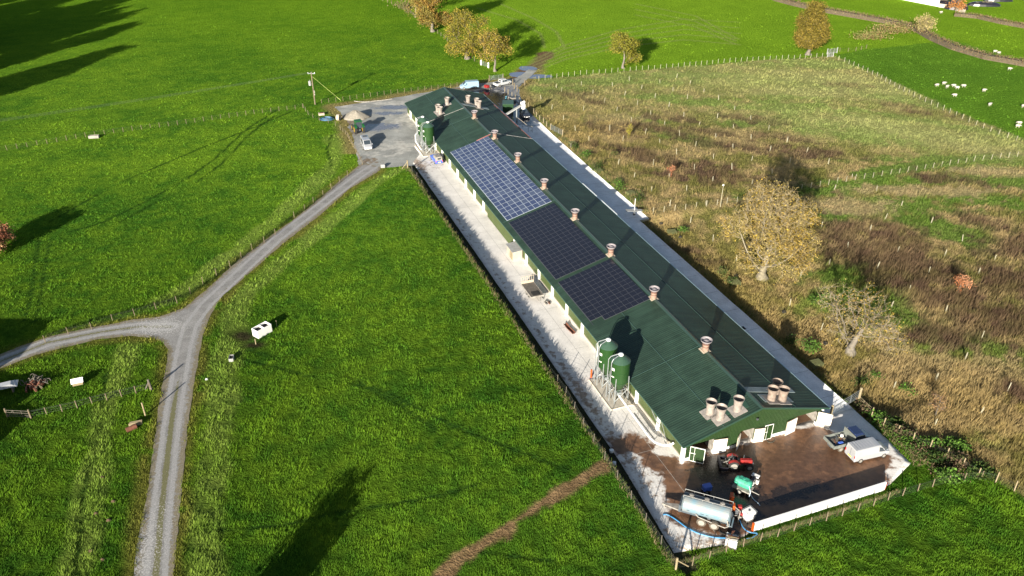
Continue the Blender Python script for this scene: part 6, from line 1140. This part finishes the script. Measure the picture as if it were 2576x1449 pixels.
b = at(1273, 261); person('person in dark waterproofs and blue hood hosing the far concrete', Vector((b.x, b.y, .06)), .3)
hose('pale hose held by the person at the far end', [(1275, 252), (1282, 249), (1292, 248)], .03, 'hose_pale', z=.7)
# far right machinery: green slatted container, auger, hopper
def obox(name, label, cat, u, v, w_, l_, h, material, z=.06, rot=0):
    b = uvp(u, v); m_ = MB(); m_.bbox(-w_ / 2, w_ / 2, -l_ / 2, l_ / 2, 0, h, .05); o = m_.build(name, material, loc=(b[0], b[1], z), rot=TH + rot); return tag(o, label, cat)
b = gp(1278, 280) ; t = thing('steel_skip', 'dark green ribbed steel container behind the far end of the shed', 'container', (b[0], b[1], .06), TH - .35); m_ = MB(); m_.box(-1.3, 1.3, -1.6, 1.6, 0, 2.2); m_.build('body', 'silo_green', t); m_ = MB()
for k in range(8): m_.box(-1.2 + k * .34, -1.12 + k * .34, -1.66, -1.6, .1, 2.15)
m_.build('ribs', 'trim_green', t); m_ = MB(); m_.box(-1.35, 1.35, -1.65, 1.65, 2.2, 2.28); m_.build('lid', 'silo_cap', t)
A = gp(1272, 288, 2.5); Bq = gp(1317, 265, 4.4); t = thing('grain_auger', 'pale sloping trough auger rising over the dark parked car', 'auger', (A[0], A[1], 0)); d = Bq - A
m_ = MB(); n_ = np.array([-d[1], d[0]]) / np.hypot(*d) * .38; m_.hull([[(*(q + n_), z), (*(q - n_), z), (*(q - n_), z + .3), (*(q + n_), z + .3)] for q, z in ((d * 0, 2.3), (d, 4.6))]); m_.build('trough', 'board_grey', t)
m_ = MB(); m_.tube([(*(d * .62), 0), (*(d * .62), 3.6)], .14, 8); m_.tube([(*(d * .62 + n_ * 1.2), 0), (*(d * .62 + n_ * 1.2), 3.5)], .08, 8); m_.build('leg', 'galv', t)
t = thing('feed_hopper', 'white hopper and spout on top of the sloping auger', 'hopper', (Bq[0], Bq[1], 3.6)); m_ = MB(); m_.lathe([(.45, 0), (.52, .5), (.5, 1.0), (.3, 1.3)], 14); m_.build('bin', 'white_paint', t); m_ = MB(); m_.lathe([(.3, 1.3), (.35, 1.6), (.2, 1.8)], 10, .1, .2); m_.box(-.7, .2, -.3, .3, 1.2, 1.6); m_.build('motor', 'white_paint', t)
m_ = MB(); P = [gp(*q, 1.5) for q in ((1272, 292), (1293, 297), (1302, 296), (1329, 317), (1339, 318))]; Q = [(q[0], q[1], 1.5) for q in P]; m_.tube(Q, .05, 6); t = thing('pipe_rail', 'pale raised pipe rail on posts beyond the shed eave', 'rail', (0, 0, 0)); m_.build('rail', 'cream_paint', t)
for q in [P[1], P[2], (P[2] + P[3]) / 2, P[3], P[4]]: m_ = MB(); m_.tube([(q[0], q[1], .05), (q[0], q[1], 1.5)], .05, 6); m_.build('post', 'steel_dark', t)
b = at(1287, 254); t = thing('wheeled_crate', 'dirty white wheeled crate tipped against the apron fence', 'crate', b + Vector((0, 0, .05)), TH + .3); m_ = MB(); m_.bbox(-.6, .6, -1.1, 1.1, .3, 1.0, .05); m_.build('box', 'dirty_white', t); m_ = MB(); m_.box(-.5, .5, -.9, .9, 1.0, 1.02); m_.build('opening', 'steel_dark', t); wheels(t, (-.3, .3), .5, .2, .1)
# pallets and benches beyond the apron
def pallets(label, pt, n, rot, mat_='wood_green'):
    t = thing('pallet_stack', label, 'pallets', pt, rot, 'slatted pallets beyond the apron')
    for k in range(n):
        m_ = MB(); z = k * .16
        for y in np.linspace(-.55, .55, 6): m_.box(-.75, .75, y - .07, y + .07, z + .11, z + .135)
        for x in (-.7, 0, .7): m_.box(x - .05, x + .05, -.6, .6, z, z + .11)
        m_.build('pallet', mat_, t)
for (x, y), n, lb in (((2052, 922), 5, 'stack of mossy slatted pallets nearest the shed corner'), ((1848, 715), 4, 'pallet stack at the apron edge below the big oak, right one'), ((1690, 586), 3, 'pallet stack at the apron edge below the big oak, left one'), ((1585, 489), 4, 'pallet stack by the corner of the widened apron'), ((1505, 432), 3, 'pallet stack half buried in weeds beyond the apron'), ((1440, 362), 3, 'pallet stack beside the post at the far apron')): pallets(lb, at(x, y), n, TH + random.uniform(-.2, .2))
post('bollard_post', 'dark post standing in front of the far pallet stack', 'post', at(1436, 372), 1.1, .1, 'wood_grey')
# tyres lying in the meadow
for k, ((x, y), lb) in enumerate(zip([(1698, 566) , (1550, 0), (1988, 788), (1970, 790)][:1] + [(Z(2400, 700, 2.415, [q])[0]) for q in ((190, 342), (362, 466), (868, 815), (1303, 1146))] + Z(3060, 1200, 4.096, [(140, 378)]), ['x', 'dark ring in the short grass near the fence start', 'dark ring in the grass second from the fence start', 'dark ring in the grass left of the big oak trunk', 'dark ring in the grass midway along the apron', 'dark ring in the grass left of the bare oak trunk'])):
    if lb == 'x': continue
    m_ = MB(); n = 16; m_.hull([[( (.27 + .08 * cos(a)) * cos(b_), (.27 + .08 * cos(a)) * sin(b_), .12 + .1 * sin(a)) for a in np.linspace(0, 2 * pi, 7)[:-1]] for b_ in np.linspace(0, 2 * pi, n + 1)], cap=False); o = m_.build('tyre', 'rubber', loc=at(x, y, .12)); tag(o, lb, 'tyre')
# sheep
def sheep_mesh():
    m_ = MB(); m_.hull([[(x, r * .95 * cos(a), .62 + r * sin(a) * .9 + dz) for a in np.linspace(0, 2 * pi, 13)[:-1]] for x, r, dz in ((-.52, .10, .02), (-.48, .22, 0), (-.3, .30, 0), (0, .32, -.02), (.28, .29, 0), (.42, .2, .04), (.5, .14, .06), (.62, .12, .04), (.74, .09, -.06), (.82, .05, -.12))])
    for x, y in ((-.33, .14), (-.33, -.14), (.27, .13), (.27, -.13)): m_.tube([(x, y, .5), (x + .02, y, .25), (x, y, 0)], [.07, .04, .035], 6)
    m_.tube([(.62, .1, .74), (.58, .22, .72)], .035, 5); m_.tube([(.62, -.1, .74), (.58, -.22, .72)], .035, 5); return m_
s0 = sheep_mesh().build('sheep', 'wool', smooth=True)
SHP = Z(2900, 0, 2.415, [(1480, 785), (1543, 768), (1572, 798), (1632, 790), (1663, 808), (1722, 792), (1906, 832), (1640, 877), (1958, 960), (2225, 1130), (2210, 1158), (2262, 975)]) + Z(3400, 0, 5.795, [(745, 295), (1912, 1150), (1998, 1180), (2130, 1305)]) + Z(2900, 0, 2.415, [(2136, 637)])
for k, (x, y) in enumerate(SHP):
    o = s0 if k == 0 else s0.copy()
    if k: COL.objects.link(o)
    o.location = at(x, y); o.rotation_euler = (0, 0, random.choice([.1, 3.0, -.3, 3.4, .5, 1.2])); o.scale = (1.0,) * 3
    g_ = y < 110
    tag(o, 'white sheep grazing in the far light pasture above the hedge' if g_ else 'white sheep grazing on the dark green pasture beside the long fence', 'sheep', 'sheep above the hedge' if g_ else 'sheep in the right-hand pasture')
# ---------------------------------------------------------------- left side: troughs, hut, woodpile, junk
b = (at(636, 830) + at(690, 812)) / 2; wr = dirn((648, 851), (688, 829)); b = (at(648, 853) + at(688, 833)) / 2; nn = Vector((-sin(wr), cos(wr), 0)); t = thing('water_tank', 'white open-topped water tank with two dark compartments in the paddock', 'tank', b + nn * .65, wr)
m_ = MB()
for q in ((-1.2, 1.2, -.65, -.58), (-1.2, 1.2, .58, .65), (-1.2, -1.13, -.58, .58), (1.13, 1.2, -.58, .58), (-.04, .04, -.58, .58)): m_.box(*q, 0, 1.25)
m_.box(-1.13, -.04, -.58, .58, .5, .55); m_.box(.04, 1.13, -.58, .58, .5, .55)
m_.build('shell', 'white_paint', t); m_ = MB(); m_.box(-1.12, -.05, -.57, .57, .9, .93); m_.box(.05, 1.12, -.57, .57, .9, .93); m_.build('water', 'black_hole', t)
b = at(583, 905); t = thing('drinking_trough', 'small grey drinking trough with dark water beside the grass strip', 'trough', b, 1.75); m_ = MB()
for q in ((-.5, .5, -.3, -.25), (-.5, .5, .25, .3), (-.5, -.45, -.25, .25), (.45, .5, -.25, .25)): m_.box(*q, 0, .5)
m_.build('shell', 'board_grey', t); m_ = MB(); m_.box(-.45, .45, -.25, .25, .1, .4); m_.build('water', 'black_hole', t)
b = at(237, 347); t = thing('drinking_trough', 'long white drinking trough beside the far left fence', 'trough', b, .12); m_ = MB()
for q in ((-1.1, 1.1, -.35, -.3), (-1.1, 1.1, .3, .35), (-1.1, -1.05, -.3, .3), (1.05, 1.1, -.3, .3)): m_.box(*q, 0, .6)
m_.build('shell', 'dirty_white', t); m_ = MB(); m_.box(-1.05, 1.05, -.3, .3, .1, .5); m_.build('water', 'black_hole', t)
b = at(520, 955); o = MB().lathe([(.05, 0), (.2, .02), (.16, .15), (.02, .2)], 7).build('rag', 'white_paint', loc=b); tag(o, 'scrap of white plastic lying in the long grass strip', 'litter')
b = at(197, 966); t = thing('chicken_ark', 'small white-roofed timber ark standing on the grass', 'ark', b, .38); m_ = MB(); m_.box(-.62, .62, -.4, .4, .05, .6); m_.build('body', 'wood_fresh', t); m_ = MB(); m_.hull([[(x, -.55, .5), (x, 0, .95), (x, .55, .5), (x, .5, .46), (x, 0, .9), (x, -.5, .46)] for x in (-.72, .72)]); m_.build('roof', 'white_paint', t)
b = at(15, 985); t = thing('sheet_stack', 'stack of long white roofing sheets at the left edge', 'sheets', b, .42)
for k in range(6): m_ = MB(); m_.T = Matrix.Rotation(.03 * (k % 3 - 1), 4, 'Z'); m_.box(-2.6, 1.6 - k * .15, -.75 + k * .06, .75 - k * .06, .9 + k * .05, .93 + k * .05); m_.build('sheet', 'van_white', t)
for x in (-1.8, .9): m_ = MB(); m_.box(x - .1, x + .1, -.6, .6, 0, .9); m_.build('trestle', 'wood_grey', t)
b = at(95, 965); rg = np.random.default_rng(4); t = thing('junk_heap', 'heap of grey wire netting and rusty brown scrap beside the white sheets', 'scrap', b)
for k in range(22):
    a = rg.uniform(0, 6); m_ = MB(); q = rg.normal(0, .75, 3) * np.array([1, .7, .25]); pts = [(q[0] + .5 * cos(a + s_) , q[1] + .4 * sin(a + s_), abs(q[2]) + .3 + .25 * sin(s_ * 2)) for s_ in np.linspace(0, 5, 9)]; m_.tube(pts, .05, 5); m_.build('netting', 'wood_grey' if q[1] > -.2 else 'rust', t)
for k in range(9): m_ = MB(); m_.T = Matrix.Translation((rg.normal(.1, .5), rg.normal(-.9, .4), .1)) @ Matrix.Rotation(rg.uniform(0, 3), 4, 'Z'); m_.box(-.6, .6, -.1, .1, 0, rg.uniform(.1, .5)); m_.build('scrap_piece', ['rust', 'wood_fresh', 'rust'][k % 3], t)
b = at(341, 1075); t = thing('log_pile', 'pile of split fence posts and a brown log beside the track', 'logs', b, .25)
for k in range(9): m_ = MB(); r_ = k // 3; m_.tube([(-.75 + .05 * (k % 3), .2 + (k % 3) * .16 + r_ * .05, .1 + r_ * .14), (.75, .3 + (k % 3) * .16 + r_ * .05, .1 + r_ * .14)], .075, 7); m_.build('split_post', 'wood_fresh', t)
m_ = MB(); m_.tube([(-.9, -.7, .3), (.2, -.2, .35)], .3, 12); m_.build('log', 'rust', t)
for k, (x, y) in enumerate(Z(0, 1100, 1.3673, [(525, 945), (582, 1068), (493, 1130), (558, 1165), (466, 1322), (527, 1367)])):
    m_ = MB(); m_.lathe([(.26, 0), (.2, .12), (.1, .22), (.01, .25)], 8); o = m_.build('molehill', 'soil', loc=at(x, y)); o.scale = (1.1, .9, 1); tag(o, 'small brown molehill in the rough grass strip left of the track', 'molehill', 'molehills left of the track')
# sand heap, concrete ring, coils of pipe by the power pole
b = at(895, 296); rg = np.random.default_rng(3); m_ = MB(); rr = [(3.6, 0), (3.1, .35), (2.3, .95), (1.5, 1.5), (.7, 1.95), (.15, 2.1)]; m_.hull([[(r * (1 + .13 * sin(3 * a + z) + .05 * sin(7 * a + 3 * z)) * cos(a) * 1.1, r * (1 + .12 * cos(2 * a) + .05 * sin(9 * a)) * sin(a) * .8, z * (1 + .06 * sin(5 * a))) for a in np.linspace(0, 2 * pi, 29)[:-1]] for r, z in rr]); o = m_.build('sand_heap', 'sand_pile', loc=b, smooth=True); o.scale = (.85, .85, .85); tag(o, 'conical heap of pale sand at the back of the gravel yard', 'heap')
b = at(852, 303); t = thing('concrete_ring', 'pale concrete pipe ring standing on edge by the yard fence', 'pipe', b, -.2); m_ = MB(); n = 20; m_.hull([[(x, r * cos(a), .75 + r * sin(a)) for x, r in ((-.35, .75), (.35, .75), (.35, .58), (-.35, .58))] for a in np.linspace(0, 2 * pi, n + 1)], cap=False); m_.T = None; m_.build('ring', 'cream_paint', t)
b = at(822, 301); t = thing('pipe_coils', 'flat coils of blue water pipe on the grass near the power pole', 'coil', b)
for k in range(5): m_ = MB(); r_ = 1.5 - .16 * k; m_.tube([(r_ * cos(a) * 1.2, r_ * sin(a) * .8 + .1 * k, .1 + .08 * k) for a in np.linspace(0, 2 * pi, 22)], .05, 6); m_.build('coil', 'hose_blue' if k % 2 else 'steel_dark', t)
b = at(809, 289); t = thing('cable_box', 'open white box with a dark top near the pipe coils', 'box', b, .3); m_ = MB(); m_.bbox(-.7, .7, -.5, .5, 0, .5, .04); m_.build('body', 'cream_paint', t); m_ = MB(); m_.box(-.5, .5, -.35, .35, .5, .52); m_.build('panel', 'rust', t)
b = at(833, 407); 
t = thing('marker_stone', 'grey salt box at the paddock corner by the track', 'box', at(964, 421), 0); m_ = MB(); m_.bbox(-.45, .45, -.3, .3, 0, .7, .06); m_.build('box', 'board_grey', t)
t = thing('timber_rail', 'low timber trough beside the far north fence', 'trough', at(1176, 215), .1); m_ = MB(); m_.box(-1.8, 1.8, -.35, .35, .25, .45); m_.build('trough', 'wood_fresh', t)
for x in (-1.5, 1.5): m_ = MB(); m_.box(x - .08, x + .08, -.3, .3, 0, .25); m_.build('leg', 'wood_grey', t)
# ---------------------------------------------------------------- top right corner: white wall, silage heaps with tyres
t = thing('farm_building', 'long white farm building wall along the top right edge', 'building', (0, 0, 0)); A = gp(2262, -2); Bq = gp(2360, 17); d = Bq - A; L_ = np.hypot(*d); t.location = (A[0], A[1], 0); t.rotation_euler = (0, 0, atan2(d[1], d[0]))
for k in range(5): m_ = MB(); a = L_ * (k - 2) / 3; m_.box(a, a + L_ / 3 - .06, 0, .3, 0, 3.0); m_.build('wall_panel', 'white_paint', t)
m_ = MB(); m_.hull([[(x, -.2, 3.0), (x, 9, 4.6), (x, 9, 4.75), (x, -.2, 3.15)] for x in (-L_ * .67, L_)]); m_.build('roof', 'board_grey', t)
for k, (x0, x1, y0, y1) in enumerate(((2360, 2400, 18, 24), (2398, 2425, 24, 34))):
    A, Bq = gp(x0, y0), gp(x1, y1); d = Bq - A; m_ = MB(); m_.box(0, np.hypot(*d), 0, .25, 0, 1.3); o = m_.build('clamp_wall', 'plinth', loc=(A[0], A[1], 0), rot=atan2(d[1], d[0])); tag(o, ('left' if k == 0 else 'right') + ' stretch of low concrete wall in front of the silage heaps', 'wall')
def heap(label, x, y, rx, ry, h, n):
    b = at(x, y); t = thing('silage_heap', label, 'silage heap', b, -.15); m_ = MB(); m_.hull([[(r * rx * cos(a), r * ry * sin(a), z) for a in np.linspace(0, 2 * pi, 17)[:-1]] for r, z in ((1, 0), (.92, h * .5), (.7, h * .85), (.3, h))]); m_.build('sheeting', 'plastic_black', t); rg = np.random.default_rng(int(x))
    for k in range(n):
        a, r = rg.uniform(0, 6.28), rg.uniform(.1, .85); m_ = MB(); z = h * (1 - r ** 2.2) ; m_.hull([[((.5 + .16 * cos(p)) * cos(q), (.5 + .16 * cos(p)) * sin(q), .12 + .14 * sin(p)) for p in np.linspace(0, 2 * pi, 6)[:-1]] for q in np.linspace(0, 2 * pi, 11)], cap=False); o = m_.build('tyre', 'rubber_muddy', loc=(b.x + r * rx * cos(a), b.y + r * ry * sin(a), b.z + z)); tag(o, 'old tyre holding down the black sheet of ' + label.split(' silage')[0][0:40] + ' heap', 'tyre', 'tyres on ' + label[:30])
heap('leftmost black silage heap behind the low wall', 2372, 14, 3.6, 2.6, 1.8, 8)
heap('middle black silage heap behind the low wall', 2405, 22, 4.2, 2.8, 2.0, 9)
heap('long black silage heap right of the pale tree', 2475, 14, 6.0, 2.2, 1.4, 10)
heap('rightmost black silage heap at the top edge', 2510, 2, 5.5, 2.0, 1.3, 8)
b = at(2408, 12); m_ = MB(); m_.bbox(-1.6, 1.6, -1.0, 1.0, 0, 2.4, .3); o = m_.build('feed_bag_stack', 'hose_blue', loc=b + Vector((0, 2, 0)), rot=.3); tag(o, 'blue wrapped stack behind the middle silage heap', 'stack')
b = at(2470, -6); m_ = MB(); m_.bbox(-6, 6, -1.5, 1.5, 0, 2.2, .2); o = m_.build('white_shed', 'white_paint', loc=b, rot=-.15); tag(o, 'low white shed behind the long silage heap', 'shed')
# ---------------------------------------------------------------- buildings just outside the left edge, whose shadows fall into view
def barn_box(label, corner_px, h, w_, l_, rot=0.0, dx=0):
    g0 = gp(*corner_px); L_ = h / math.tan(SUN_EL); b = g0 - np.array([sin(SUN_AZ), cos(SUN_AZ)]) * L_; t = thing('farm_barn', label, 'barn', (b[0], b[1], 0), rot)
    m_ = MB(); m_.box(-w_, 0, -l_, 0, 0, h); m_.build('walls', 'clad_gable', t); m_ = MB(); m_.hull([[(-w_ - .3, y, h), (.3, y, h), (.3, y, h + .08), (-w_ / 2, y, h + .1), (-w_ - .3, y, h + .08)] for y in (-l_ - .3, .3)]); m_.build('roof', 'board_grey', t); m_ = MB(); m_.box(-w_ / 2 - 1.5, -w_ / 2 + 1.5, -l_ - .05, -l_, 0, 3); m_.build('door', 'white_paint', t)
barn_box('green barn just outside the left edge, shading the side track', (126, 806), 6.5, 16, 9, .0)
barn_box('low barn outside the lower left edge, shading the scrap heap', (114, 958), 4.2, 22, 5, -.25)
barn_box('second low barn outside the lower left edge, nearer the camera', (88, 1030), 4.2, 20, 7, -.25)
